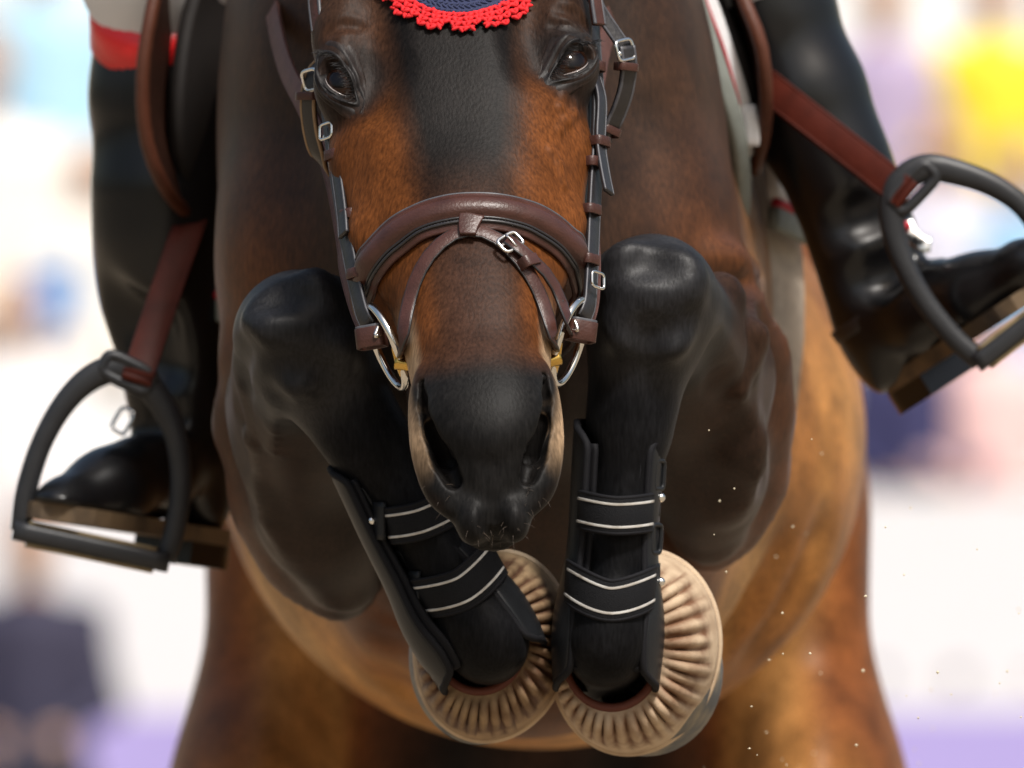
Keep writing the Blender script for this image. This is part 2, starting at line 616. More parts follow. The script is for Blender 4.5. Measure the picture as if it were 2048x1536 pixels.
def build_surface(AX, blk=16, oplist=None):
    """surface nets over the blocks that the surface crosses, on a grid that is finest at the head"""
    nb = [int(np.ceil((len(a) - 1) / blk)) for a in AX]
    AX = [np.r_[a, a[-1] + (a[-1] - a[-2]) * (1 + np.arange(n * blk + 3 - len(a)))] for a, n in zip(AX, nb)]
    n1 = blk + 2
    allV = []; cellid = []; quads = []
    dims = [n * blk + 4 for n in nb]
    def cid(i, j, k):
        return (i * dims[1] + j) * dims[2] + k
    m = n1 - 1
    for bi in range(nb[0]):
        for bj in range(nb[1]):
            for bk in range(nb[2]):
                b0 = np.array([bi, bj, bk]) * blk
                ax = [AX[q][b0[q]:b0[q] + n1] for q in range(3)]
                l = np.array([a[0] for a in ax]); u = np.array([a[-1] for a in ax])
                ops = relevant(l, u, oplist)
                if not any(o['kind'] == 'add' for o in ops): continue
                CP = np.stack(np.meshgrid(*[np.linspace(l[q], u[q], 5) for q in range(3)], indexing='ij'), -1).reshape(-1, 3)
                dc = sdf(CP, ops)
                if np.abs(dc).min() > (u - l).max() * .28 and (dc.min() > 0 or dc.max() < 0): continue
                PP = np.stack(np.meshgrid(*ax, indexing='ij'), -1)
                D = sdf(PP.reshape(-1, 3), ops).reshape(n1, n1, n1)
                ins = D < 0
                if ins.all() or not ins.any(): continue
                acc = np.zeros((m, m, m, 3)); cnt = np.zeros((m, m, m))
                for ax_i in range(3):
                    o1, o2 = [q for q in range(3) if q != ax_i]
                    for s1 in (0, 1):
                        for s2 in (0, 1):
                            sl0 = [None] * 3; sl1 = [None] * 3
                            sl0[ax_i] = slice(0, m); sl1[ax_i] = slice(1, n1)
                            sl0[o1] = sl1[o1] = slice(s1, s1 + m)
                            sl0[o2] = sl1[o2] = slice(s2, s2 + m)
                            A = D[tuple(sl0)]; B = D[tuple(sl1)]
                            cr = (A < 0) != (B < 0)
                            f = np.where(cr, A / np.where(cr, A - B, 1), 0)[..., None]
                            pos = PP[tuple(sl0)] * (1 - f) + PP[tuple(sl1)] * f
                            acc += pos * cr[..., None]; cnt += cr
                act = cnt > 0
                allV.append(acc[act] / cnt[act][:, None])
                gi = np.argwhere(act) + b0
                cellid.append(cid(gi[:, 0], gi[:, 1], gi[:, 2]))
                for ax_i in range(3):
                    o1, o2 = [q for q in range(3) if q != ax_i]
                    sl0 = [slice(1, blk + 1)] * 3; sl1 = [slice(1, blk + 1)] * 3
                    sl1[ax_i] = slice(2, blk + 2)
                    A = ins[tuple(sl0)]; B = ins[tuple(sl1)]
                    cr = np.argwhere(A != B) + 1
                    if len(cr) == 0: continue
                    flip = A[tuple((cr - 1).T)]
                    gq = cr + b0
                    e1 = np.zeros(3, int); e1[o1] = 1
                    e2 = np.zeros(3, int); e2[o2] = 1
                    q = np.stack([cid(*c.T) for c in (gq - e1 - e2, gq - e2, gq, gq - e1)], 1)
                    if ax_i == 1: flip = ~flip
                    q[~flip] = q[~flip][:, ::-1]
                    quads.append(q)
    V = np.vstack(allV); C = np.concatenate(cellid); Q = np.vstack(quads)
    uc, first = np.unique(C, return_index=True)
    V = V[first]
    pos = np.searchsorted(uc, Q)
    ok = (pos < len(uc)).all(1)
    pos = np.clip(pos, 0, len(uc) - 1)
    ok &= (uc[pos] == Q).all(1)
    return V, pos[ok]

def sdf_big(P, n=60000):
    """distance for scattered points, sorted into boxes so that only nearby volumes are asked"""
    key = np.floor(P / .12).astype(int)
    code = (key[:, 0] * 1000 + key[:, 1]) * 1000 + key[:, 2]
    order = np.argsort(code, kind='stable')
    out = np.empty(len(P))
    cs = code[order]
    cuts = np.r_[0, np.flatnonzero(np.diff(cs)) + 1, len(cs)]
    for a, b in zip(cuts[:-1], cuts[1:]):
        ii = order[a:b]
        p = P[ii]
        out[ii] = sdf(p, relevant(p.min(0) - .01, p.max(0) + .01))
    return out

def sdf_grad(P, e=.0012):
    d = sdf_big(P)
    G = np.zeros_like(P)
    for q in range(3):
        dp = np.zeros(3); dp[q] = e
        G[:, q] = (sdf_big(P + dp) - sdf_big(P - dp)) / (2 * e)
    return d, G

def project(P, it=2):
    P = P.copy()
    for _ in range(it):
        d, G = sdf_grad(P)
        g2 = np.maximum((G * G).sum(1), .15)
        st = np.clip(d / g2, -.006, .006)
        P -= G * st[:, None]
    return P

import time as _time
_t = _time.time()
DEV = False
_f = 1.5 if DEV else 1.0
HV, HQ = build_surface([axis_points([(-.52, -.15, .010 * _f), (-.15, .12, .0055), (.12, .54, .010 * _f)]),
                        axis_points([(-.24, .20, .0055), (.20, .55, .009 * _f), (.55, 2.75, .016 * _f)]),
                        axis_points([(0., .9, .016 * _f), (.9, 1.22, .010 * _f), (1.22, 1.80, .0055), (1.80, 2.15, .012 * _f)])])
print('surface', len(HV), len(HQ), round(_time.time() - _t, 1))

def refine(V, Q, mask_fun):
    """split every quad whose centre satisfies mask_fun into four, neighbours become n-gons"""
    me = bpy.data.meshes.new("tmp")
    me.from_pydata(V.tolist(), [], Q if isinstance(Q, list) else Q.tolist())
    bm = bmesh.new(); bm.from_mesh(me)
    bpy.data.meshes.remove(me)
    bm.verts.ensure_lookup_table(); bm.faces.ensure_lookup_table()
    cen = np.array([f.calc_center_median() for f in bm.faces])
    mk = mask_fun(cen)
    edges = set()
    for i in np.flatnonzero(mk):
        f = bm.faces[i]
        if len(f.verts) == 4:
            edges.update(f.edges)
    bmesh.ops.subdivide_edges(bm, edges=list(edges), cuts=1, use_grid_fill=True)
    V2 = np.array([v.co for v in bm.verts])
    F2 = [[v.index for v in f.verts] for f in bm.faces]
    bm.verts.index_update()
    F2 = [[v.index for v in f.verts] for f in bm.faces]
    bm.free()
    return V2, F2

def near(P):   # what the lens resolves well: the head and the forelegs
    return (P[:, 1] < .42) & (P[:, 2] > .9)
def headfront(P):
    a, t, n = HL(P)
    return (P[:, 1] < .19) & (n > -.075) & (t > -.13) & (np.abs(a) < .135)
HV, HF = refine(HV, HQ, headfront)
def finest(P):
    a, t, n = HL(P)
    aa = np.abs(a)
    m = (t > .33) & (n > -.075) & (P[:, 1] < .1)
    for sg in (-1, 1):
        m |= np.linalg.norm(P - EYE[sg][0], axis=1) < .042
    return m
_hm = headfront(HV)
HV[_hm] = project(HV[_hm], 1)
HV, HF = refine(HV, HF, finest)
_near = near(HV)
HV[_near] = project(HV[_near], 2)
print('refined', len(HV), len(HF), round(_time.time() - _t, 1))

# ---- coat colours
_lat = np.random.default_rng(3).random((40, 40, 40))
def vnoise(P, f):
    """smooth value noise over the coat"""
    q = P * np.asarray(f) + 100
    i = np.floor(q).astype(int); t = q - i; t = t * t * (3 - 2 * t)
    out = 0
    for dx in (0, 1):
        for dy in (0, 1):
            for dz in (0, 1):
                w = (t[:, 0] if dx else 1 - t[:, 0]) * (t[:, 1] if dy else 1 - t[:, 1]) * (t[:, 2] if dz else 1 - t[:, 2])
                out = out + w * _lat[(i[:, 0] + dx) % 40, (i[:, 1] + dy) % 40, (i[:, 2] + dz) % 40]
    return out
def coat(P):
    n = len(P)
    C = np.tile(np.array([.098, .031, .0080]), (n, 1))
    def mix(w, col):
        nonlocal C
        C = C * (1 - w[:, None]) + np.array(col) * w[:, None]
    x, y, z = P.T
    sy = (CAM_D + y) / CAM_D / PPM
    px = 1024 + x / sy; py = 768 - (z - CAM_Z) / sy
    # barrel, flanks: golden brown towards the belly
    mix(smoothstep(.78, 1.05, y), (.44, .205, .058))
    nz = .6 * vnoise(P, (9, 5, 4)) + .4 * vnoise(P, (23, 12, 9))
    mix(smoothstep(.85, 1.1, y) * smoothstep(.42, .68, nz) * .75, (.21, .078, .020))
    mix(smoothstep(.85, 1.1, y) * smoothstep(.48, .25, nz) * .6, (.52, .30, .11))
    mix(smoothstep(.85, 1.1, y) * smoothstep(1.42, 1.62, z) * .7, (.16, .052, .013))
    mix(smoothstep(1.52, 1.72, y) * smoothstep(1.30, 1.18, z), (.14, .045, .012))
    mix(smoothstep(1.66, 1.80, y), (.165, .053, .0140))
    inner = smoothstep(.285, .225, np.abs(x - .022)) * smoothstep(.165, .195, np.abs(x - .022))
    mix(smoothstep(1.58, 1.72, y) * smoothstep(2.0, 1.9, y) * smoothstep(.85, 1.0, z) * smoothstep(1.36, 1.22, z) * inner * .9, (.40, .20, .065))
    low = smoothstep(.9, 1.5, y)
    # chest and neck: dark on top, warmer towards the flanks
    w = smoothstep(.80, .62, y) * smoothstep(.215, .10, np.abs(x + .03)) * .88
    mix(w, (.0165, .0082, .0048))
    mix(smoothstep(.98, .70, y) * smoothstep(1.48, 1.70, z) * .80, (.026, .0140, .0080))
    # front legs: forearm dark, black from the knee down
    for sgn in (-1, 1):
        knee, elb, fetl = FORE[sgn]
        d = f_cone(elb, knee, .10, .06)(P)
        mix(smoothstep(.075, .0, d) * .88 * smoothstep(.70, .52, y), (.0150, .0092, .0066))
        d = f_cone(knee, fetl, .06, .05)(P)
        mix(smoothstep(.045, .005, d), (.0062, .0062, .0070))
        d = f_ell(knee, (.075, .10, .08))(P)
        mix(smoothstep(.03, -.01, d), (.0140, .0140, .0158))
    # groin, inner thighs and lower hind legs
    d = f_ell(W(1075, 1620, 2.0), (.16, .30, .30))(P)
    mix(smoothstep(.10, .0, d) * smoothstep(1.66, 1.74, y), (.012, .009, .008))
    mix(smoothstep(.75, .55, z), (.012, .010, .010))
    mix(smoothstep(2.25, 2.45, y) * smoothstep(1.2, 1.4, z), (.05, .03, .02))
    # head
    a, t, nn = HL(P)
    hd = smoothstep(.012, .0, f_head(P) - .012) * smoothstep(.34, .24, y)
    hc = np.tile(np.array([.042, .018, .0090]), (n, 1))
    def hmix(w, col):
        nonlocal hc
        hc = hc * (1 - w[:, None]) + np.array(col) * w[:, None]
    aa = np.abs(a)
    wid = np.interp(t, [-.2, -.03, .05, .11, .16, .22, .30], [.060, .056, .050, .040, .033, .030, .026])
    # russet bands either side of the dark blaze
    rus = smoothstep(0, .022, aa - wid) * smoothstep(-.05, .10, t) * smoothstep(.36, .29, t)
    hmix(rus * .9, (.112, .036, .0090))
    hmix(smoothstep(.010, -.012, aa - wid) * smoothstep(.22, .12, t), (.0085, .0072, .0067))
    hmix(smoothstep(.012, -.016, aa - wid) * smoothstep(.15, .22, t), (.040, .0185, .0115))
    hmix(smoothstep(.055, .080, aa) * smoothstep(.03, -.03, t) * .55, (.020, .0130, .0100))
    hmix(smoothstep(.335, .372, t + .25 * np.maximum(aa - .03, 0) ** 1), (.0085, .0080, .0078))
    # tan muzzle sides and jaw bars, paled by rim light painted into the coat
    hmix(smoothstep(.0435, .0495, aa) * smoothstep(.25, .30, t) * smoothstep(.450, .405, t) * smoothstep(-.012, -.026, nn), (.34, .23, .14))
    for sg in (-1, 1):
        hole = [H(sg * .0485, .358, -.012), H(sg * .0460, .378, -.014), H(sg * .0415, .402, -.018), H(sg * .0355, .426, -.022), H(sg * .0300, .444, -.028)]
        rr = [.0034, .0070, .0096, .0104, .0074]
        dh = np.min([f_cone(hole[i], hole[i + 1], rr[i], rr[i + 1])(P) for i in range(4)] + [f_cone(H(sg * .042, .392, -.026), H(sg * .033, .414, -.040), .0080, .012)(P)], axis=0)
        hmix(smoothstep(.0034, .0012, dh), (.0075, .0066, .0062))
    for sgn in (-1, 1):
        d = np.linalg.norm(P - EYE[sgn][0], axis=1)
        hmix(smoothstep(.054, .030, d) * .92, (.0115, .0095, .0088))
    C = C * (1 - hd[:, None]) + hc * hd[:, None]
    return C

def gloss(P):
    """how slick the coat lies: dull on the face, burnished on chest, forearms and barrel"""
    a, t, nn = HL(P)
    hd = smoothstep(.012, .0, f_head(P) - .012) * smoothstep(.34, .24, P[:, 1])
    g = .12 + .14 * smoothstep(.36, .45, P[:, 1]) * smoothstep(.72, .60, P[:, 1])
    for sg in (-1, 1):
        g = g * (1 - .5 * smoothstep(.05, .02, f_cone(FORE[sg][0] * .6 + FORE[sg][2] * .4, FORE[sg][2], .05, .05)(P)))
        g = np.maximum(g, .20 * smoothstep(.03, -.01, f_ell(FORE[sg][0], (.075, .10, .08))(P)))
    return g * (1 - hd) + .075 * hd

def mat_coat():
    m, nt, b = new_mat("bay_coat")
    L = nt.links
    at = nt.nodes.new("ShaderNodeAttribute"); at.attribute_name = "coat"
    tc = nt.nodes.new("ShaderNodeTexCoord")
    mp = nt.nodes.new("ShaderNodeMapping"); mp.inputs["Scale"].default_value = (420, 420, 90)
    L.new(tc.outputs["Object"], mp.inputs[0])
    hair = nt.nodes.new("ShaderNodeTexNoise"); hair.inputs["Scale"].default_value = 1.0; hair.inputs["Detail"].default_value = 4
    L.new(mp.outputs[0], hair.inputs["Vector"])
    big = nt.nodes.new("ShaderNodeTexNoise"); big.inputs["Scale"].default_value = 17; big.inputs["Detail"].default_value = 7; big.inputs["Roughness"].default_value = .62
    L.new(tc.outputs["Object"], big.inputs["Vector"])
    r1 = nt.nodes.new("ShaderNodeMapRange"); r1.inputs[1].default_value = .3; r1.inputs[2].default_value = .7; r1.inputs[3].default_value = .62; r1.inputs[4].default_value = 1.38
    L.new(hair.outputs[0], r1.inputs[0])
    r2 = nt.nodes.new("ShaderNodeMapRange"); r2.inputs[1].default_value = .3; r2.inputs[2].default_value = .7; r2.inputs[3].default_value = .58; r2.inputs[4].default_value = 1.42
    L.new(big.outputs[0], r2.inputs[0])
    mu = nt.nodes.new("ShaderNodeMath"); mu.operation = 'MULTIPLY'
    L.new(r1.outputs[0], mu.inputs[0]); L.new(r2.outputs[0], mu.inputs[1])
    vm = nt.nodes.new("ShaderNodeVectorMath"); vm.operation = 'SCALE'
    L.new(at.outputs["Color"], vm.inputs[0]); L.new(mu.outputs[0], vm.inputs["Scale"])
    L.new(vm.outputs[0], b.inputs["Base Color"])
    b.inputs["Roughness"].default_value = .46
    ga = nt.nodes.new("ShaderNodeAttribute"); ga.attribute_name = "gloss"
    L.new(ga.outputs["Fac"], b.inputs["Specular IOR Level"])
    b.inputs["Sheen Weight"].default_value = .015
    b.inputs["Sheen Roughness"].default_value = .4
    bp = nt.nodes.new("ShaderNodeBump"); bp.inputs["Strength"].default_value = .22; bp.inputs["Distance"].default_value = .0015
    L.new(hair.outputs[0], bp.inputs["Height"])
    L.new(bp.outputs[0], b.inputs["Normal"])
    return m

M_COAT = mat_coat()
horse = empty("horse", (0.02, 1.2, 0))
tag(horse, "dark bay horse jumping with folded forelegs and lowered head", "horse")
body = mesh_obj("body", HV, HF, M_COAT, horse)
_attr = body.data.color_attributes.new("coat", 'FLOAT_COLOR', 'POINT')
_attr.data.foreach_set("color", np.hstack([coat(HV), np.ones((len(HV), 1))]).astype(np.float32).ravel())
_ga = body.data.attributes.new('gloss', 'FLOAT', 'POINT')
_ga.data.foreach_set('value', gloss(HV).astype(np.float32))
print('coat', round(_time.time() - _t, 1))

# ------------------------------------------------------------------ eyes, hooves, tail of the horse
def yS(py):
    """depth of the side of the head at a photograph row"""
    return .144 - .0003 * (py - 138)

def mat_eye():
    m, nt, b = new_mat("horse_eye")
    L = nt.links
    at = nt.nodes.new("ShaderNodeAttribute"); at.attribute_name = "tint"
    L.new(at.outputs["Color"], b.inputs["Base Color"])
    b.inputs["Roughness"].default_value = .05
    b.inputs["Specular IOR Level"].default_value = .30
    return m
M_EYE = mat_eye()
M_TEAR = mat_basic('moist_lid_rim', (.30, .26, .25), .10)
M_HAIRLASH = mat_basic('black_lash_hair', (.008, .007, .007), .5)
for sgn in (-1, 1):
    c, out, lng, up = EYE[sgn]
    o = ball("eye", c, .0195, M_EYE, horse, 40, 28)
    P = np.array([v.co for v in o.data.vertices]); D = (P - c) / .0195
    f = D @ out; l = D @ lng; u = D @ up
    iris = smoothstep(.30, .42, f)
    pup = smoothstep(1.15, .85, (l / .52) ** 2 + (u / .28) ** 2) * (f > 0)
    col = np.array([.33, .27, .22]) * (1 - iris[:, None]) + np.array([.022, .008, .004]) * iris[:, None]
    col = col * (1 - pup[:, None]) + np.array([.004, .003, .004]) * pup[:, None]
    at = o.data.color_attributes.new("tint", 'FLOAT_COLOR', 'POINT')
    at.data.foreach_set("color", np.hstack([col, np.ones((len(col), 1))]).astype(np.float32).ravel())

# lids: folds of skin round each ball
for sgn in (-1, 1):
    c, out, lng, up = EYE[sgn]
    EOPS = [o for o in OPS if np.linalg.norm(o['c'] - c) < o['R'] + .08]
    nu, nv = 72, 26
    D = np.zeros((nu, nv, 3)); prof = np.zeros((nu, nv)); upper = np.zeros((nu, nv))
    for i in range(nu):
        a = 2 * math.pi * i / nu
        ca, sa = math.cos(a), math.sin(a)
        up_w = 1 / (1 + math.exp(-sa * 6))
        for j in range(nv):
            v = j / (nv - 1)
            kl = .0182 * (1 + .42 * v); ku = (.0092 * (1 + 1.55 * v)) if sa > 0 else (.0080 * (1 + 1.45 * v))
            l = kl * ca; u = ku * sa * (.55 + .45 * abs(sa)) + .0012 * ca
            D[i, j] = nrm(lng * l + up * u + out * math.sqrt(max(.0215 ** 2 - l * l - u * u, 4e-5)))
            g = lambda m, w: math.exp(-((v - m) / w) ** 2)
            prof[i, j] = .0022 * g(.16, .10) + (.0011 * g(.50, .10) - .0008 * g(.36, .06)) * (.6 + .5 * up_w) + .0004 * g(.74, .07) - .0040 * smoothstep(.72, 1, v)
    R = np.linspace(.042, .014, 57)
    val = np.stack([sdf((c + D * r).reshape(-1, 3), EOPS).reshape(nu, nv) for r in R], -1)
    ins = val < 0
    rb = np.where(ins.any(-1), R[np.argmax(ins, -1)], .018)
    rb = np.maximum(rb, .0212)
    for _ in range(3):
        rb = (np.roll(rb, 1, 0) + rb * 2 + np.roll(rb, -1, 0)) / 4
    v = np.linspace(0, 1, nv)[None, :]
    edge = smoothstep(0, .14, v)
    rad = .0196 * (1 - edge) + np.maximum(rb, .0215) * edge + prof
    G = c + D * rad[..., None]
    o = grid_sheet("eyelids", G, M_COAT, horse, closed_u=True)
    col = np.tile(np.array([.0135, .012, .012, 1.0]), (len(o.data.vertices), 1))
    vv = np.tile(np.linspace(0, 1, nv), nu)
    blend = smoothstep(.30, .80, vv)[:, None]
    col[:, :3] = col[:, :3] * (1 - blend) + coat(np.array([q.co for q in o.data.vertices])) * blend
    o.data.color_attributes.new("coat", 'FLOAT_COLOR', 'POINT').data.foreach_set("color", col.astype(np.float32).ravel())
    o.data.attributes.new('gloss', 'FLOAT', 'POINT').data.foreach_set('value', np.full(len(o.data.vertices), .18, np.float32))
    # moist rim of the lower lid
    rim = [c + D[i, 1] * (rad[i, 1] + .0004) for i in range(int(nu * .68), int(nu * .96))]
    tube("tear_line", rim, .0005, M_TEAR, horse, 30, 6, rfun=lambda u: .3 + math.sin(math.pi * u))
    # lashes along the upper lid
    V, F = [], []
    for i in range(3, nu // 2 - 2):
        for _ in range(2):
            a = i + rng.uniform(-.5, .5)
            p = G[int(a) % nu, 3] + rng.normal(0, .0004, 3)
            d = nrm(out * 1.0 - up * rng.uniform(.1, .5) + lng * rng.normal(0, .3))
            vv_, ff = sweep(catmull([p, p + d * .006, p + d * .011 - up * .003], 5), up, prof_round(.00028, 4), scale_w=[1, 1, .8, .6, .2], scale_h=[1, 1, .8, .6, .2])
            b0 = len(V); V += vv_; F += [tuple(k + b0 for k in f) for f in ff]
    mesh_obj("eyelashes", V, F, M_HAIRLASH, horse)

M_HOOF = mat_basic("hoof_horn", (.060, .066, .072), .55, noise=.8, nscale=38, noise_col=(.30, .24, .15), bump=.3, bscale=60)
M_HAIR = mat_basic("black_tail_hair", (.010, .008, .008), .5, noise=.6, nscale=200)
for sgn in (-1, 1):
    kx = 500 if sgn < 0 else 1650
    toe = W(kx - sgn * 10, 0, 2.18)
    rings = []
    for (zz, r, dy) in ((.0, .066, -.020), (.02, .063, -.012), (.05, .056, 0), (.078, .049, .012), (.082, .040, .014)):
        rings.append([(toe[0] + r * math.cos(q) * .95, toe[1] + dy + r * math.sin(q), zz) for q in np.linspace(0, 2 * math.pi, 25)[:-1]])
    grid_sheet("hoof", np.array(rings).transpose(1, 0, 2), M_HOOF, horse, closed_u=True)
# tail: many hanging locks
tv, tf = [], []
for q in range(90):
    a0 = W(1075 + rng.normal(0, 22), 800, 2.62 + rng.normal(0, .02))
    ln = rng.uniform(.7, .95)
    sx, sy_ = rng.normal(0, .06), rng.normal(.05, .05)
    pts = [a0, a0 + np.array([sx * .4, .05 + sy_ * .5, -.25 * ln]), a0 + np.array([sx, .04 + sy_, -.6 * ln]), a0 + np.array([sx * 1.1, sy_, -ln])]
    P = catmull(pts, 10)
    s_ = np.interp(np.linspace(0, 1, 10), [0, .3, .8, 1], [.7, 1, .8, .1])
    V, F = sweep(P, np.array([.3, -.9, .2]), prof_round(.012, 5), s_, s_)
    b0 = len(tv); tv += V; tf += [tuple(i + b0 for i in f) for f in F]
mesh_obj("tail", tv, tf, M_HAIR, horse)

# whiskers and stray hairs round the muzzle
M_WHISK = mat_basic("brown_whisker", (.07, .05, .035), .5)
wv, wf = [], []
_wpix = [(rng.uniform(842, 900), rng.uniform(930, 1040)) for _ in range(14)] + [(rng.uniform(1052, 1098), rng.uniform(930, 1030)) for _ in range(14)] + [(rng.uniform(915, 1055), rng.uniform(1040, 1088)) for _ in range(24)]
_wP, _wN = raycasts(_wpix)
for p, nn in zip(_wP, _wN):
    if p[1] > .02: continue
    d = nrm(nn + rng.normal(0, .35, 3) + np.array([0, 0, -.5]))
    ln = rng.uniform(.003, .010)
    V, F = sweep(catmull([p, p + d * ln * .5, p + d * ln + np.array([0, 0, -.15 * ln])], 5), np.array([.3, .4, .8]), prof_round(.00014, 4), [1, 1, .9, .7, .3], [1, 1, .9, .7, .3])
    b0 = len(wv); wv += V; wf += [tuple(i + b0 for i in f) for f in F]
mesh_obj("whiskers", wv, wf, M_WHISK, horse)["kind"] = "stuff"

# ------------------------------------------------------------------ leathers and metals
M_BROWN = mat_basic("brown_bridle_leather", (.060, .023, .017), .36, noise=.55, nscale=60, bump=.25, bscale=420, coat=.10, coat_rough=.28, spec=.35)
M_DARK = mat_basic("dark_leather_edge", (.016, .014, .015), .40, noise=.3, nscale=90, bump=.2, bscale=300, coat=.2, coat_rough=.3)
M_EDGE = mat_basic("grey_edge_dressing", (.075, .075, .085), .38, noise=.5, nscale=120)
M_TAN = mat_basic("red_brown_leather", (.070, .0125, .0070), .55, spec=.12, noise=.6, nscale=45, bump=.25, bscale=300, coat=.1, coat_rough=.4)
M_RAWTAN = mat_basic("raw_tan_leather", (.30, .19, .10), .6, noise=.5, nscale=60)
M_STEEL = mat_basic("polished_steel", (.80, .79, .76), .16, 1.0)
M_BRASS = mat_basic("brass", (.72, .46, .12), .25, 1.0, noise=.4, nscale=80)

def hit(px, py, off=0.0):
    r = raycast(px, py)
    return r[0] + r[1] * off, r[1]

def surf_path(pix, off, n):
    """a path lying on the horse's skin through these pixels"""
    A, G = raycasts(pix)
    P = catmull(A + G * off, n)
    N = catmull(G, n)
    return P, N

def shifted(P, N, dw, dh=0.0):
    T, N2, B = frames(P, N)
    return P + B * dw + N2 * dh, N2

bridle = empty("bridle", tuple(H(0, .18, .02)))
tag(bridle, "brown and black leather bridle with padded noseband on the horse's head", "bridle")

def strap_pn(name, P, N, w, h, mat, parent, wfun=None, prof=None):
    sw = None if wfun is None else [wfun(i / (len(P) - 1)) for i in range(len(P))]
    V, F = sweep(P, N, prof if prof is not None else prof_strap(w, h), scale_w=sw)
    return mesh_obj(name, V, F, mat, parent)

# ---- noseband
nb_pix = [(738, 545), (752, 520), (790, 479), (842, 446), (895, 430), (945, 425), (1000, 428), (1056, 442), (1104, 468), (1136, 498), (1148, 516)]
A = [hit(px, py, .003) for (px, py) in nb_pix]
lead = [H(-.082, .235, -.115), H(-.092, .212, -.085)]
tail_ = [H(.090, .212, -.085), H(.080, .235, -.115)]
P = catmull(lead + [a[0] for a in A] + tail_, 110)
N = catmull([-HA * .95 + HN * .1, -HA * .85 + HN * .4] + [a[1] for a in A] + [HA * .85 + HN * .4, HA * .95 + HN * .1], 110)
nbp = []
for (w, h) in ((-.0175, -.002), (-.0180, .0012), (-.0165, .0022), (-.013, .0026), (-.011, .0060), (-.006, .0088), (-.001, .0094), (.004, .0086), (.0078, .0058), (.0092, .0024),
               (.0125, .0020), (.0134, .0036), (.0148, .0036), (.0156, .0018), (.020, .0016), (.0212, .0002), (.0205, -.002)):
    nbp.append((w, h))
nose_o = strap_pn("noseband", P, N, 0, 0, M_BROWN, bridle, prof=nbp)
for dw, r in ((.0104, .0013), (.0142, .0016)):
    P2, N2 = shifted(P, N, dw, .0034)
    mesh_obj("piping", *sweep(P2, N2, prof_round(r, 7)), M_DARK, nose_o)
P2, N2 = shifted(P, N, -.0172, .0014)
mesh_obj("piping", *sweep(P2, N2, prof_round(.0012, 6)), M_EDGE, nose_o)
# fine stitches along the lower seam
sv, sf = [], []
P2, N2 = shifted(P, N, .0118, .0026)
Ps = catmull(P2, 260); Ns = catmull(N2, 260)
for i in range(6, 254, 2):
    V, F = sweep(np.array([Ps[i], Ps[i + 1] * .72 + Ps[i] * .28]), Ns[i], prof_round(.0006, 4))
    b0 = len(sv); sv += V; sf += [tuple(k + b0 for k in f) for f in F]
mesh_obj("stitching", sv, sf, M_EDGE, nose_o)

# ---- flash strap with its tab, buckle and keepers
fl_l, fn_l = surf_path([(936, 463), (898, 478), (862, 514), (836, 566), (820, 630), (812, 700), (812, 752)], .0035, 46)
ext = [fl_l[-1] + HU * .018 - HN * .022 - HA * -.002, fl_l[-1] + HU * .03 - HN * .06 + HA * .01]
P = np.vstack([catmull(ext[::-1] + [fl_l[-1]], 14)[:-1], fl_l[::-1]])
N = np.vstack([np.tile(-HA, (13, 1)), fn_l[::-1]])
fl_r, fn_r = surf_path([(936, 463), (975, 470), (1008, 494), (1040, 530), (1068, 580), (1088, 634), (1100, 690), (1103, 730)], .0035, 46)
ext = [fl_r[-1] + HU * .018 - HN * .022, fl_r[-1] + HU * .03 - HN * .06 - HA * .01]
P = np.vstack([P[:-1], fl_r, catmull([fl_r[-1]] + ext, 14)[1:]])
N = np.vstack([N[:-1], fn_r, np.tile(HA, (13, 1))])
P = np.vstack([(P[:-2] + P[1:-1] * 2 + P[2:]) / 4])
N = N[1:-1]
flash = strap_pn("flash_strap", P, N, .0115, .0040, M_BROWN, bridle)
for s_ in (-1, 1):
    P2, N2 = shifted(P, N, s_ * .0054, .0006)
    mesh_obj("strap_edge", *sweep(P2, N2, prof_round(.0012, 6)), M_DARK, flash)
# the free end, lying over the strap from the buckle to the lower keeper
fe, fen = surf_path([(1008, 492), (1040, 522), (1075, 562), (1096, 610), (1106, 660), (1112, 705)], .0095, 40)
bow = np.sin(np.linspace(0, math.pi, 40))[:, None] * .004
fe = fe + fen * bow + HA * bow
free = strap_pn("strap_end", fe, fen, .0105, .0034, M_BROWN, bridle)
for s_ in (-1, 1):
    P2, N2 = shifted(fe, fen, s_ * .005, .0006)
    mesh_obj("strap_edge", *sweep(P2, N2, prof_round(.0011, 6)), M_DARK, free)
for i in (5, 13, 20, 27):
    ball("strap_hole", fe[i] + fen[i] * .0016, .0011, M_DARK, free, 8, 6)
tab, tabn = surf_path([(944, 440), (940, 452), (937, 466), (936, 480)], .0075, 14)
strap_pn("strap_loop", tab, tabn, .017, .0034, M_BROWN, bridle, wfun=lambda u: 1.25 - .45 * u)

def frame_loop(name, c, T, N, w, l, r, mat, parent, rr=.25):
    """a rounded rectangular wire: l along T, w across, lying in the plane with normal N"""
    T = nrm(T); N = nrm(N); B = np.cross(T, N)
    pts = []
    for k in range(40):
        a = 2 * math.pi * k / 40
        ca, sa = math.cos(a), math.sin(a)
        q = (abs(ca) ** 5 + abs(sa) ** 5) ** (-1 / 5)
        pts.append(np.asarray(c) + T * ca * q * l / 2 + B * sa * q * w / 2)
    V, F = sweep(np.array(pts), N, prof_round(r, 8), closed=True)
    return mesh_obj(name, V, F, mat, parent)

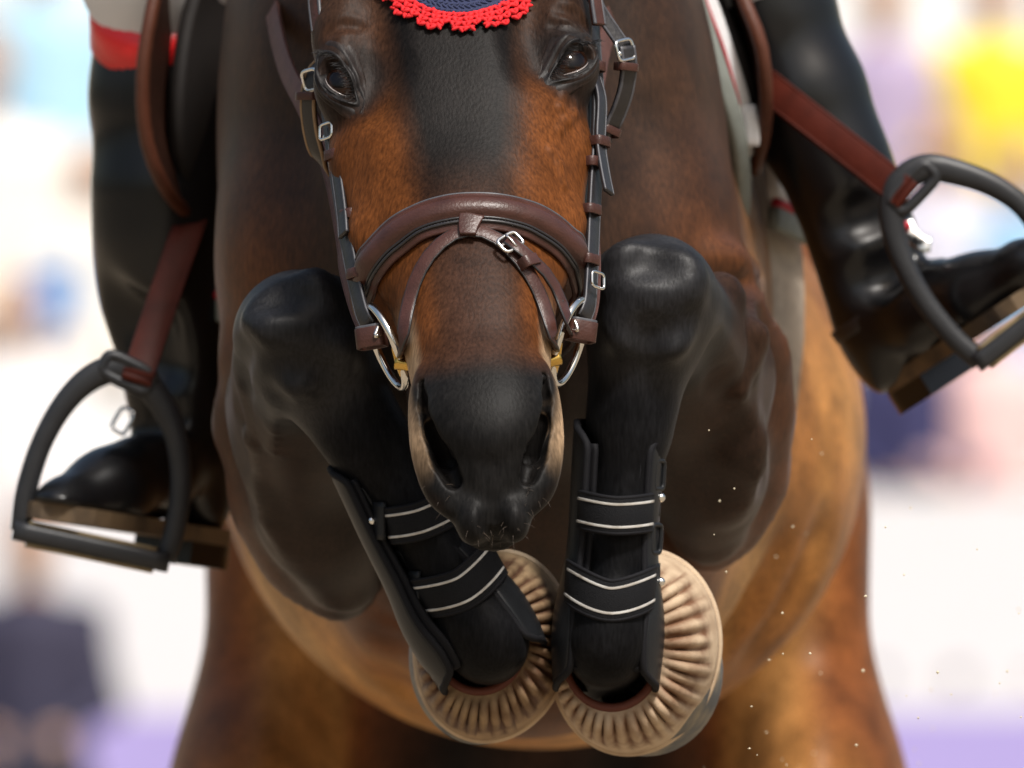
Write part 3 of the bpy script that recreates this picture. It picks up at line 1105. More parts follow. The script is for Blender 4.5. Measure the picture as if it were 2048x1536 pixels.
def keeper(c, T, N, w, h, l, mat, parent, name="keeper"):
    """a leather loop round a strap: l along the strap"""
    T = nrm(T); N = nrm(N); B = np.cross(T, N)
    pts, nn = [], []
    for k in range(28):
        a = 2 * math.pi * k / 28
        ca, sa = math.cos(a), math.sin(a)
        q = (abs(ca) ** 5 + abs(sa) ** 5) ** (-1 / 5)
        pts.append(np.asarray(c) + B * ca * q * w / 2 + N * sa * q * h / 2)
        nn.append(B * ca * h + N * sa * w)
    V, F = sweep(np.array(pts), np.array(nn), prof_strap(l, .0022), closed=True)
    return mesh_obj(name, V, F, mat, parent)

bk, bkn = hit(1014, 497, .009)
bt = nrm(hit(1030, 516)[0] - hit(1000, 484)[0])
bkl = frame_loop("buckle", bk, bt, bkn, .021, .014, .0016, M_STEEL, bridle)
tube("buckle_pin", [bk - bt * .007 + bkn * .002, bk + bkn * .003, bk + bt * .007 + bkn * .002], .0010, M_STEEL, bkl, 6, 6)
for (kx, ky, kw) in ((1048, 533, .016), (1107, 676, .014)):
    kp, kn = hit(kx, ky, .006)
    kt = hit(kx + 8, ky + 14)[0] - hit(kx - 8, ky - 14)[0] if ky < 600 else HU
    keeper(kp, kt, kn, kw, .013, .010, M_BROWN, bridle)

# ---- cheek pieces and noseband hangers
def side_strap(name, pix, nor, w, h, mat, dy=0.0, n=50, edge=True):
    P = catmull([W(px, py, yS(py) + dy) for (px, py) in pix], n)
    N = np.tile(nrm(nor), (n, 1))
    o = strap_pn(name, P, N, w, h, mat, bridle)
    if edge:
        for s_ in (-1, 1):
            P2, N2 = shifted(P, N, s_ * w * .47, h * .3)
            mesh_obj("strap_edge", *sweep(P2, N2, prof_round(.0011, 6)), M_EDGE, o)
    return o
NL, NR = (-.80, -.58, .12), (.80, -.58, .12)
side_strap("cheek_piece", [(632, -90), (642, 40), (649, 130), (655, 200), (667, 300), (682, 400), (698, 500), (712, 570), (726, 628), (741, 655)], NL, .0150, .0044, M_DARK, .004)
side_strap("noseband_hanger", [(650, -90), (662, 40), (667, 130), (674, 210), (686, 310), (702, 400), (722, 470), (737, 520), (744, 560)], NL, .0120, .0036, M_DARK, .012)
side_strap("cheek_billet", [(664, 250), (671, 320), (684, 420), (688, 470)], NL, .012, .0034, M_DARK, -.004)
side_strap("cheek_piece", [(1170, -90), (1184, 40), (1190, 120), (1196, 200), (1194, 290), (1188, 400), (1184, 500), (1180, 580), (1176, 615), (1164, 640)], NR, .0150, .0044, M_DARK, .004)
side_strap("noseband_hanger", [(1152, -90), (1170, 40), (1176, 130), (1178, 220), (1174, 320), (1164, 410), (1156, 480), (1152, 530)], NR, .0120, .0036, M_DARK, .012)
side_strap("cheek_billet", [(1190, 150), (1202, 200), (1200, 280), (1208, 340), (1217, 385)], NR, .012, .0034, M_DARK, -.004)
for (kx, ky, n_) in ((656, 172, NL), (671, 311, NL), (701, 430, NL), (716, 548, NL), (1188, 133, NR), (1198, 284, NR), (1184, 325, NR), (1180, 420, NR), (1176, 520, NR)):
    keeper(W(kx, ky, yS(ky) - .002), (.05 * n_[0], -.25, -1), n_, .0165, .0135, .0085, M_BROWN, bridle)
# square steel cheek buckles
for (bx, by, n_) in ((652, 262, NL), (1196, 560, NR)):
    frame_loop("buckle", W(bx, by, yS(by) - .004), (0, -.25, -1), n_, .017, .013, .0013, M_STEEL, bridle)

# ---- throat latch with its buckles hanging clear of the cheeks
def free_strap(name, pts, nor, w, h, mat, parent=bridle, n=40, edge=M_EDGE):
    P = catmull(pts, n); N = np.tile(nrm(nor), (n, 1))
    o = strap_pn(name, P, N, w, h, mat, parent)
    if edge is not None:
        for s_ in (-1, 1):
            P2, N2 = shifted(P, N, s_ * w * .47, h * .3)
            mesh_obj("strap_edge", *sweep(P2, N2, prof_round(h * .28, 6)), edge, o)
    return o
free_strap("throat_latch", [W(1160, -60, .17), W(1195, 15, .17), W(1228, 66, .17), W(1252, 100, .17)], (.5, -.85, .1), .011, .005, M_DARK)
free_strap("throat_latch", [W(1252, 92, .165), W(1256, 130, .165), W(1250, 180, .168), W(1235, 225, .172), W(1216, 266, .18), W(1190, 330, .23)], (.6, -.8, 0), .014, .006, M_DARK)
frame_loop("buckle", W(1250, 100, .160), (.25, 0, -1), (.75, -.65, 0), .021, .017, .0017, M_STEEL, bridle)
keeper(W(1252, 134, .163), (-.1, 0, -1), (.6, -.8, 0), .018, .012, .007, M_BROWN, bridle)
keeper(W(1218, 262, .176), (-.45, 0, -1), (.6, -.8, 0), .018, .012, .007, M_BROWN, bridle)
ball("stud", W(1238, 108, .158), .0028, M_STEEL, bridle, 10, 8)
free_strap("throat_latch", [W(655, 130, .17), W(635, 140, .17), W(622, 170, .17), W(618, 215, .172), W(625, 270, .178), W(640, 315, .19), W(668, 352, .23)], (-.6, -.8, 0), .014, .006, M_DARK, edge=M_RAWTAN)
frame_loop("buckle", W(622, 160, .162), (.25, 0, -1), (-.80, -.6, 0), .021, .017, .0017, M_STEEL, bridle)
keeper(W(616, 192, .168), (0, 0, -1), (-.6, -.8, 0), .018, .012, .007, M_BROWN, bridle)
ball("stud", W(655, 275, .13), .0042, M_STEEL, bridle, 10, 8)

# ---- crownpiece hint along the brow, plaited front of the browband beside the bonnet
free_strap("browband", [W(628, -60, .15), W(632, 10, .14), W(638, 60, .13)], (-.7, -.7, .1), .012, .006, M_BROWN)
free_strap("browband", [W(1185, -60, .14), W(1190, 0, .13), W(1197, 50, .125)], (.7, -.7, .1), .012, .006, M_BROWN)

# ---- bit: rings, mouthpiece
bit = empty("bit", tuple(W(960, 700, 0)))
tag(bit, "steel ring bit with brass mouthpiece ends in the horse's mouth", "bit")
for sgn, (c, d1, per) in ((-1, ((772, 694), (.40, -.915), (-.915, -.40))), (1, ((1139, 684), (-.31, -.95), (.95, -.31)))):
    yc = .005
    C = W(c[0], c[1], yc)
    e1 = nrm((d1[0], -.05, d1[1]))
    e2 = nrm((per[0] * .30, .93, -per[1] * -.30 * -1))
    e2 = nrm(e2 - e1 * (e1 @ e2))
    pts = [C + e1 * .0365 * math.cos(a) + e2 * .0365 * math.sin(a) for a in np.linspace(0, 2 * math.pi, 49)[:-1]]
    V, F = sweep(np.array(pts), np.cross(e1, e2), prof_round(.0034, 10), closed=True)
    mesh_obj("bit_ring", V, F, M_STEEL, bit)
    # mouthpiece end
    a0 = C + e1 * .018 - e2 * .030
    tube("mouthpiece", [a0 - HA * sgn * -.004, a0 - HA * sgn * .010 + HU * .004, a0 - HA * sgn * .03 - HN * .012], .0050, M_BRASS, bit, 14, 12, rfun=lambda u: 1.25 - .4 * u)
    tube("mouthpiece", [C + e1 * .030 - e2 * .017, C + e1 * .018 - e2 * .030, C + e1 * .002 - e2 * .034], .0036, M_BRASS, bit, 12, 10, rfun=lambda u: .8 + .6 * math.sin(math.pi * u))
# small hooks and rein billets folded round the rings
for sgn, (lx, ly) in ((-1, (743, 674)), (1, (1163, 662))):
    n_ = NL if sgn < 0 else NR
    tube("curb_hook", [W(lx + sgn * -14, ly - 22, -.02), W(lx - sgn * -8 * -1, ly - 2, -.024), W(lx + sgn * -20, ly - 4, -.02)], .0018, M_STEEL, bit, 14, 8)
M_REIN = mat_basic('brown_rein_leather', (.105, .048, .040), .55, noise=.5, nscale=70, bump=.3, bscale=260, spec=.25)
reins = []
for sgn, (lx, ly) in ((-1, (743, 676)), (1, (1162, 663))):
    rein = empty("rein", tuple(W(lx, ly, 0)))
    tag(rein, "brown leather rein buckled to the bit on the side of the red topped boot" if sgn < 0 else "brown leather rein buckled to the bit on the side of the raised foot", "rein", "reins of the bridle")
    ax = nrm((-sgn * .18, 0, -1)); n_ = nrm((sgn * .35, -.92, .1))
    keeper(W(lx, ly, -.012), ax, n_, .0235, .016, .017, M_BROWN, rein, "billet_loop")
    keeper(W(lx + sgn * 3, ly - 20, -.011), ax, n_, .0215, .014, .004, M_EDGE, rein, "keeper")
    if sgn < 0:
        pts = [W(lx, ly, .0), W(716, 612, .05), W(694, 530, .10), W(688, 470, .14), W(660, 330, .22), W(612, 215, .30), W(575, 140, .40), W(553, 60, .50), W(545, -20, .60), W(560, -140, .78), W(640, -260, .95)]
    else:
        pts = [W(lx, ly, .0), W(1182, 600, .05), W(1186, 520, .12), W(1180, 400, .20), W(1182, 250, .30), W(1200, 120, .40), W(1222, 30, .52), W(1240, -60, .66), W(1220, -160, .80), W(1160, -260, .95)]
    free_strap("strap", pts, (-.75 if sgn < 0 else .75, -.6, .2), .018, .0042, M_REIN, rein, 70, M_REIN)

# ------------------------------------------------------------------ crocheted ear bonnet
M_NAVY = mat_basic("navy_cotton", (.014, .022, .075), .85, noise=.5, nscale=300, sheen=.15)
M_RED = mat_basic("red_cotton", (.70, .010, .016), .8, noise=.35, nscale=300)
bonnet = empty("ear_bonnet", tuple(H(.01, -.03, .02)))
tag(bonnet, "navy crocheted ear bonnet with scalloped red border on the horse's forehead", "bonnet")
BR = .056
def bon_half(v):       # half width of the navy field, v = metres up from the tip
    return math.sqrt(max(0, 2 * BR * v - v * v)) if v < BR else BR + (v - BR) * .35
B0T = -.005             # t of the tip of the navy field
def skin(at):
    """the skin of the face at these lateral, length pairs"""
    p = np.array([H(a, t, .06) for (a, t) in at])
    for _ in range(50):
        v = sdf(p, HOPS)
        if v.max() < .0006: break
        p = p - HN * np.where(v > .0005, np.maximum(v * .8, .0004), 0)[:, None]
    return p
HOPS = [o for o in OPS if np.linalg.norm(o['c'] - H(0, -.05, 0)) < o['R'] + .16]
A0 = .008
rows = .0006 + .17 * np.linspace(0, 1, 22) ** 1.6
G = []
for v in rows:
    hw = min(bon_half(v), .088)
    G.append(skin([(A0 + hw * u, B0T - v) for u in np.linspace(-1, 1, 15)]) + HN * .003)
grid_sheet("ear_net", np.array(G), M_NAVY, bonnet, .003)
# stitches: rows of little chain loops following the edge
def stitches(name, mat, pts_list, size, kind='stuff'):
    base = []
    for th in np.linspace(0, math.pi, 5):
        for ph in np.linspace(0, 2 * math.pi, 7)[:-1]:
            base.append((math.sin(th) * math.cos(ph), math.sin(th) * math.sin(ph), math.cos(th)))
    base = np.array(base)
    fb = [(i * 6 + k, (i + 1) * 6 + k, (i + 1) * 6 + (k + 1) % 6, i * 6 + (k + 1) % 6) for i in range(4) for k in range(6)]
    V, F = [], []
    for (p, d, n, sc_) in pts_list:
        d = nrm(d); n = nrm(n - d * (n @ d)); b = np.cross(n, d)
        q = base * np.array([size[0], size[1], size[2]]) * sc_
        b0 = len(V)
        V += list(p + q[:, :1] * b + q[:, 1:2] * n + q[:, 2:3] * d)
        F += [tuple(k + b0 for k in f) for f in fb]
    o = mesh_obj(name, V, F, mat, bonnet)
    o["kind"] = kind
    return o
def outline(off, n, vmax=.12):
    """arc parallel to the tip's edge, off metres outside the navy field (negative = inside)"""
    R = BR + off
    Q = [(R * math.sin(f), BR - R * math.cos(f)) for f in np.radians(np.linspace(-88, 88, 90))]
    Q = [(-R - .35 * .05, BR + .05)] + Q + [(R + .35 * .05, BR + .05)]
    Q = np.array(Q)
    d = np.r_[0, np.cumsum(np.linalg.norm(np.diff(Q, axis=0), axis=1))]
    m = max(8, int(d[-1] / .0046))
    u = np.linspace(0, d[-1], m)
    return np.stack([np.interp(u, d, Q[:, 0]), np.interp(u, d, Q[:, 1])], 1)
nav, red = [], []
for row in range(9):
    Q = outline(-.0035 - row * .0072, 30)
    P3 = skin([(A0 + q[0], B0T - q[1]) for q in Q]) + HN * .0048
    for i in range(1, len(P3) - 1):
        d = P3[i + 1] - P3[i - 1]
        side = np.cross(nrm(d), HN)
        nav.append((P3[i] + side * .0013, nrm(d) + side * .75, HN, 1 + rng.normal(0, .06)))
        nav.append((P3[i] - side * .0013, nrm(d) - side * .75, HN, 1 + rng.normal(0, .06)))
stitches("chain_stitch", M_NAVY, nav, (.0013, .0014, .0030))
for row in range(4):
    Q = outline(.0015 + row * .0038, 40)
    per = .030
    d = np.r_[0, np.cumsum(np.linalg.norm(np.diff(Q, axis=0), axis=1))]
    Tn = np.gradient(Q, axis=0); Tn /= np.linalg.norm(Tn, axis=1)[:, None]
    mid = d[-1] / 2
    Q2 = []
    for i, q in enumerate(Q):
        ph = ((d[i] - mid) / per + .5) % 1.0
        sc_h = abs(math.sin(math.pi * ph))
        if row >= 3 and sc_h < .35: continue
        out_n = np.array([Tn[i][1], -Tn[i][0]])
        Q2.append(q + out_n * (-.002 + .003 * sc_h * (row / 3)))
    P3 = skin([(A0 + q[0], B0T - q[1]) for q in Q2]) + HN * (.0050 if row < 3 else .0042)
    for i in range(1, len(P3) - 1):
        dd = P3[i + 1] - P3[i - 1]
        if np.linalg.norm(dd) > .02: continue
        side = np.cross(nrm(dd), HN)
        red.append((P3[i] + side * rng.normal(0, .0005), nrm(dd) * .55 + side * (.95 if (i + row) % 2 else -.5), HN, 1.05 + rng.normal(0, .08)))
        red.append((P3[i] - side * .0012, nrm(dd), HN, 1 + rng.normal(0, .08)))
stitches("border_stitch", M_RED, red, (.0018, .0019, .0036))

# ------------------------------------------------------------------ tendon boots and bell boots on the forelegs
M_SHELL = mat_basic("black_boot_shell", (.011, .012, .014), .42, spec=.3, noise=.4, nscale=30, bump=.08, bscale=300)
M_LINING = mat_basic("black_neoprene", (.007, .007, .009), .75, spec=.2, bump=.15, bscale=500)
M_WEB = mat_basic("black_elastic_webbing", (.0075, .008, .010), .8, spec=.2, noise=.4, nscale=500, bump=.4, bscale=900)
M_WHITE = mat_basic("white_piping", (.55, .54, .52), .6, noise=.7, nscale=70, noise_col=(.26, .22, .17))
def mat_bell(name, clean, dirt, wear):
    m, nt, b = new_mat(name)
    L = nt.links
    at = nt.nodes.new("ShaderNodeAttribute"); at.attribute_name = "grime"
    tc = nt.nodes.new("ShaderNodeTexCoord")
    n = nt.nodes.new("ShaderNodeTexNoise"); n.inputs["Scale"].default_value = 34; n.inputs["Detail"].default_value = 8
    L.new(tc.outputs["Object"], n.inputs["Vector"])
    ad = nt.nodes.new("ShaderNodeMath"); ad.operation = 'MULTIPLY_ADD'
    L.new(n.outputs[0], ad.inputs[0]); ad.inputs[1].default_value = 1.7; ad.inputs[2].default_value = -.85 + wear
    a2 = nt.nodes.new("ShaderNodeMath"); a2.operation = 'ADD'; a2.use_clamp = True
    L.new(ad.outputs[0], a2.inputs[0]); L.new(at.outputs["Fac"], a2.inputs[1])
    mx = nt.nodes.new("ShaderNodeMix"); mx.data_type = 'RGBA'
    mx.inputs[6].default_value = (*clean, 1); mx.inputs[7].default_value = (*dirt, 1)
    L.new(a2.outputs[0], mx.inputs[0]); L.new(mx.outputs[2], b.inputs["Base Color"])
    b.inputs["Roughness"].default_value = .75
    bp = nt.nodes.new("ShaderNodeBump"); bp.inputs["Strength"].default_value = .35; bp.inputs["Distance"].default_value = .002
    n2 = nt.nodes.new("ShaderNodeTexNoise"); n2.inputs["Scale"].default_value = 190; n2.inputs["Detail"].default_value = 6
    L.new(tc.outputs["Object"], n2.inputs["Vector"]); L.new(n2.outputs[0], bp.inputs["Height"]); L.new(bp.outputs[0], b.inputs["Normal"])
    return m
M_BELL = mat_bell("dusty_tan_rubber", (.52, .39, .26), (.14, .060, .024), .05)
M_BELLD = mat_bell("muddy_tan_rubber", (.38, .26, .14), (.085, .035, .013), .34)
M_BELLIN = mat_basic("red_brown_collar", (.10, .022, .010), .7)

LEGS = {
    -1: dict(ax=[(726, 905), (800, 1050), (882, 1175), (956, 1275), (990, 1338)], y=.205,
             half=[.030, .031, .036, .051, .046], ext=(690, 905),
             straps=[dict(l=(772, 1052), r=(902, 1012), dip=10, w=.030), dict(l=(836, 1196), r=(992, 1112), dip=26, w=.034, dep=.047)],
             studs=[(744, 1042), (814, 1180)], clip=[(728, 1000), (806, 1130)]),
    1: dict(ax=[(1240, 850), (1232, 980), (1224, 1120), (1216, 1270), (1212, 1380)], y=.205,
            half=[.0355, .0350, .0345, .046, .041], ext=(1325, 860),
            straps=[dict(l=(1157, 1018), r=(1304, 1024), dip=10, w=.031), dict(l=(1134, 1160), r=(1308, 1172), dip=34, w=.034, dep=.050)],
            studs=[(1321, 995), (1321, 1164)], clip=[(1318, 950), (1312, 1078)]),
}
def boot(sgn):
    L = LEGS[sgn]
    t = empty("tendon_boot", tuple(W(L['ax'][2][0], L['ax'][2][1], L['y'])))
    ns, nt_ = 40, 44
    A = catmull([W(px, py, L['y']) for (px, py) in L['ax']], ns)
    hwid = np.interp(np.linspace(0, 1, ns), np.linspace(0, 1, len(L['half'])), L['half'])
    hwid = np.convolve(np.pad(hwid, 4, mode='edge'), np.ones(9) / 9, 'valid')
    T = np.gradient(A, axis=0); T /= np.linalg.norm(T, axis=1)[:, None]
    ex = np.array([1.0, 0, 0]) - T * T[:, :1]; ex /= np.linalg.norm(ex, axis=1)[:, None]
    fr = np.tile(np.array([0, -1.0, 0]), (ns, 1))
    s = np.linspace(0, 1, ns)
    G = np.zeros((ns, nt_, 3))
    end = np.clip(1 - np.minimum(s / .10, (1 - s) / .10), 0, 1)
    th0 = np.radians(46 + 55 * end ** 2.2 - 6 * np.exp(-((s - .80) / .12) ** 2))
    for i in range(ns):
        th = np.linspace(th0[i], 2 * math.pi - th0[i], nt_)
        rx = hwid[i] + .0015; ry = hwid[i] * 1.12
        G[i] = A[i] + np.outer(np.sin(th) * rx, ex[i]) + np.outer(np.cos(th) * ry - .012, fr[i])
    sh = grid_sheet("shell", G, M_SHELL, t, .0045)
    # padded binding round the edge
    edge = np.vstack([G[:, 0], G[-1, 1:], G[::-1, -1][1:], G[0, ::-1][1:-1]])
    ctr = np.vstack([A, np.tile(A[-1], (nt_ - 1, 1)), A[::-1][1:], np.tile(A[0], (nt_ - 2, 1))])
    mesh_obj("binding", *sweep(edge, edge - ctr, prof_round(.0034, 8), closed=True), M_LINING, sh)
    # inner neoprene lip standing a little inside
    G2 = np.zeros((ns - 6, 9, 3)); G3 = G2.copy()
    for k, i in enumerate(range(3, ns - 3)):
        for side, GG in ((1, G2), (-1, G3)):
            th = np.linspace(th0[i] - .20, th0[i] + .35, 9) * side
            rx = hwid[i] - .0035; ry = hwid[i] * 1.12 - .0035
            GG[k] = A[i] + np.outer(np.sin(th) * rx, ex[i]) + np.outer(np.cos(th) * ry - .012, fr[i])
    grid_sheet("lining", G2, M_LINING, t, .004); grid_sheet("lining", G3, M_LINING, t, .004)
    for st in L['straps']:
        l = W(*st['l'], L['y']); r = W(*st['r'], L['y'])
        m = 30
        th = np.linspace(-1.50, 1.50, m)
        P = np.zeros((m, 3)); N = np.zeros((m, 3))
        dn = nrm(np.cross(r - l, (0, 1, 0)));  dn = dn if dn[2] < 0 else -dn
        xd = nrm(r - l)
        for i, q in enumerate(th):
            c = math.sin(q)
            P[i] = (l + r) / 2 + (r - l) / 2 * 1.02 * c + dn * st['dip'] / 2350 * (1 - abs(c) ** 1.6) + np.array([0, -st.get('dep', .042) * math.cos(q) ** .8 + .004, 0])
            N[i] = nrm(xd * math.sin(q) * .9 + np.array([0, -math.cos(q), 0]))
        so = strap_pn("strap", P, N, st['w'], .0034, M_WEB, t)
        for e in (-1, 1):
            P2, N2 = shifted(P, N, e * st['w'] * .31, .0019)
            mesh_obj("reflective_line", *sweep(P2[2:-2], N2[2:-2], prof_strap(.0021, .0008)), M_WHITE, so)
            P2, N2 = shifted(P, N, e * st['w'] * .485, .0002)
            mesh_obj("strap_edge", *sweep(P2, N2, prof_round(.0019, 6)), M_LINING, so)
    for (sx, sy_) in L['studs']:
        c = W(sx, sy_, L['y'] - (.012 if sgn < 0 else -.004))
        ball("stud", c, .0042, M_STEEL, t, 12, 8)
        plate = [c + np.array([-sgn * .006, -.004, q]) for q in (.016, .0, -.016)]
        strap_pn("strap_tab", catmull(plate, 8), np.tile((sgn * .8, -.6, 0), (8, 1)), .016, .004, M_SHELL, t)
    for (cx, cy) in L['clip']:
        c = W(cx, cy, L['y'] - .002)
        frame_loop("buckle", c, L_dir(L, cy), (sgn * .85, -.5, 0), .016, .024, .0022, M_SHELL, t)
    return t
def L_dir(L, py):
    a, b = L['ax'][0], L['ax'][-1]
    return W(*b, L['y']) - W(*a, L['y'])
tb = {}
for sgn in (-1, 1):
    tb[sgn] = boot(sgn)
    tag(tb[sgn], "black tendon boot with two white lined straps on slanted foreleg by red topped rider boot" if sgn < 0 else
        "black tendon boot with two white lined straps on upright foreleg below the higher knee", "tendon boot", "tendon boots on the forelegs")

BELL = {
    -1: dict(ci=(958, 1290), co=(985, 1292), ri=(.038, .040), ro=(.0635, .0800), rot=12, hoof=(958, 1316), hr=(.0595, .074)),
    1: dict(ci=(1222, 1318), co=(1272, 1304), ri=(.040, .042), ro=(.0690, .0860), rot=13, hoof=(1292, 1344), hr=(.0655, .072)),
}
NRIB = 36
def bell(sgn):
    b = BELL[sgn]
    t = empty("bell_boot", tuple(W(*b['ci'], .27)))
    nth, ns = NRIB * 6, 16
    G = np.zeros((nth, ns, 3)); ro = math.radians(b['rot']); grime = np.zeros((nth, ns))
    ramp = rng.uniform(.55, 1.15, NRIB); rlen = rng.uniform(-.10, .08, NRIB)
    ci, co = W(*b['ci'], .222), W(*b['co'], .305)
    for i in range(nth):
        a = 2 * math.pi * i / nth
        rib = (0.5 + 0.5 * math.cos(a * NRIB + .9 * math.sin(a * 3 + sgn) + .5 * math.sin(a * 7))) ** 1.5
        ca, sa = math.cos(a), math.sin(a)
        kk = int(round((a * NRIB + .9 * math.sin(a * 3 + sgn) + .5 * math.sin(a * 7)) / (2 * math.pi)))
        di = np.array([ca * b['ri'][0], 0, sa * b['ri'][1]])
        e = np.array([ca * b['ro'][0], 0, sa * b['ro'][1]])
        do = np.array([e[0] * math.cos(ro) + e[2] * math.sin(ro), 0, -e[0] * math.sin(ro) + e[2] * math.cos(ro)])
        for j in range(ns):
            u = j / (ns - 1)
            c = ci * (1 - u) + co * u
            d = di * (1 - u ** .8) + do * u ** .8
            y = ci[1] + (co[1] - ci[1]) * u ** 2.0 - .010 * math.sin(math.pi * u)
            amp = .0085 * ramp[kk % NRIB] * math.sin(math.pi * min(1, max(0, (u - .08) / (.80 + rlen[kk % NRIB])))) ** .8
            p = np.array([c[0] + d[0], y, c[2] + d[2]])
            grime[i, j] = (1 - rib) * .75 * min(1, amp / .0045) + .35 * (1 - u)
            G[i, j] = p + np.array([0, -1, 0]) * amp * rib + nrm(d) * amp * rib * .35
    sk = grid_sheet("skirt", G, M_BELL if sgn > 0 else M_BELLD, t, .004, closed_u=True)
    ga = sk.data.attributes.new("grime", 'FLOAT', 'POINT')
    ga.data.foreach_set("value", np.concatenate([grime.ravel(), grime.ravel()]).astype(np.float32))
    rim = G[::3, -1]
    mesh_obj("rim", *sweep(rim, rim - co, prof_round(.0042, 8), closed=True), M_BELL, sk)
    col_ = G[::3, 0]
    mesh_obj("collar", *sweep(col_, np.array([0, -1.0, 0]), prof_round(.0045, 8), closed=True), M_BELLIN, sk)
    # the hoof itself, horn wall and sole behind the skirt
    hc = W(*b['hoof'], .31)
    rings = []
    for (y, k) in ((.262, .66), (.30, .86), (.335, 1.0), (.346, 1.015), (.350, .97), (.344, .70), (.342, .2), (.342, .01)):
        rings.append([(hc[0] + k * b['hr'][0] * math.cos(a), y, hc[2] + k * b['hr'][1] * math.sin(a)) for a in np.linspace(0, 2 * math.pi, 49)[:-1]])
    grid_sheet("hoof", np.array(rings).transpose(1, 0, 2), M_HOOF, horse, closed_u=True)
    shoe = [(hc[0] + b['hr'][0] * .97 * math.cos(a), .351, hc[2] + b['hr'][1] * .97 * math.sin(a)) for a in np.linspace(-2.0, 5.0 - 2.0 + .3, 40)]
    return t
for sgn in (-1, 1):
    tag(bell(sgn), "ribbed tan bell boot on the hoof below the slanted black tendon boot" if sgn < 0 else "ribbed tan bell boot with pale flared skirt below the upright black tendon boot", "bell boot", "bell boots on the front hooves")

# ------------------------------------------------------------------ saddle, pad, girth, stirrups
M_BLACKLEATHER = mat_basic("black_boot_leather", (.0060, .0060, .0068), .33, noise=.2, nscale=40, bump=.04, bscale=90, coat=.5, coat_rough=.24, spec=.15)
M_SADDLE = mat_basic("saddle_leather", (.085, .027, .014), .5, spec=.3, noise=.5, nscale=40, bump=.2, bscale=260)
M_FLAP = mat_basic('dark_brown_flap_leather', (.030, .0115, .0070), .5, noise=.5, nscale=40, bump=.2, bscale=260, spec=.25)
M_SADDLEDARK = mat_basic("dark_saddle_lining", (.012, .009, .008), .7, noise=.4, nscale=60)
M_WHITECLOTH = mat_basic("white_cotton", (.78, .78, .80), .85, noise=.15, nscale=120, bump=.2, bscale=300)
M_GREYBIND = mat_basic("grey_green_binding", (.22, .24, .22), .7, noise=.3, nscale=90)
M_REDTRIM = mat_basic("red_trim", (.45, .012, .03), .7)
M_GIRTH = mat_basic("fawn_girth_webbing", (.46, .38, .30), .75, noise=.5, nscale=60, bump=.3, bscale=300)
M_STIRRUP = mat_basic("grey_composite", (.024, .025, .028), .42, spec=.35, noise=.35, nscale=60, bump=.12, bscale=250)
M_TREAD = mat_basic("tan_tread_rubber", (.28, .21, .11), .8, noise=.6, nscale=80)

saddle = empty("saddle", tuple(W(1000, -200, 1.15)))
tag(saddle, "brown leather jumping saddle with forward cut flaps on the horse's back", "saddle")
def flap(front, back, name, mat, thick=.006, n=26):
    F_ = catmull([W(*f) for f in front], n); B_ = catmull([W(*f) for f in back], n)
    m = 14
    G = np.zeros((n, m, 3))
    for j in range(m):
        u = j / (m - 1)
        G[:, j] = F_ * (1 - u) + B_ * u
        G[:, j, 1] += .0
    o = grid_sheet(name, G, mat, saddle, thick)
    return o, F_
# outer flaps with a rolled front edge
fl_l, e_l = flap([(420, -320, 1.00), (345, -120, .86), (308, 0, .82), (285, 150, .81), (293, 280, .82), (330, 375, .84), (385, 440, .90)],
                 [(520, -320, 1.30), (480, -120, 1.20), (452, 0, 1.10), (436, 150, 1.05), (432, 280, 1.04), (432, 375, 1.05), (432, 440, 1.06)], "flap", M_FLAP)
mesh_obj("flap_edge", *sweep(e_l, np.array([0, -1.0, .1]), prof_round(.0062, 10)), M_SADDLE, fl_l)
fl_r, e_r = flap([(1380, -320, 1.00), (1440, -120, .86), (1488, 0, .82), (1522, 90, .81), (1532, 180, .82), (1528, 270, .86), (1510, 340, .92)],
                 [(1290, -320, 1.30), (1350, -120, 1.20), (1400, 0, 1.10), (1442, 90, 1.06), (1472, 180, 1.05), (1492, 270, 1.06), (1500, 340, 1.08)], "flap", M_FLAP)
mesh_obj("flap_edge", *sweep(e_r, np.array([0, -1.0, .1]), prof_round(.0062, 10)), M_SADDLE, fl_r)
# sweat flaps and panels between the flaps and the horse
flap([(470, -300, 1.00), (420, -100, .88), (372, 40, .855), (352, 200, .85), (358, 330, .87), (395, 430, .92)],
     [(560, -300, 1.05), (490, -100, .96), (455, 40, .93), (440, 200, .93), (440, 330, .95), (440, 450, .97)], "sweat_flap", M_SADDLEDARK, .012)
flap([(1330, -300, 1.00), (1395, -100, .88), (1448, 30, .855), (1484, 130, .85), (1506, 230, .87), (1508, 320, .92)],
     [(1290, -300, 1.05), (1350, -100, .98), (1400, 30, .96), (1440, 130, .96), (1474, 230, .97), (1490, 330, .99)], "sweat_flap", M_SADDLEDARK, .012)
# seat: pommel to cantle
G = []
for (y, pz, hw_, dip) in ((.92, -330, .07, .0), (1.0, -290, .10, .02), (1.15, -240, .14, .03), (1.30, -230, .17, .03), (1.42, -270, .17, .02), (1.48, -330, .13, 0.)):
    c = W(900, pz, y)
    G.append([(c[0] + hw_ * u, y, c[2] - .10 * u * u - dip * (1 - u * u)) for u in np.linspace(-1, 1, 15)])
grid_sheet("seat", catmull(np.array(G).reshape(6, -1), 24).reshape(24, 15, 3), M_SADDLE, saddle, .03)

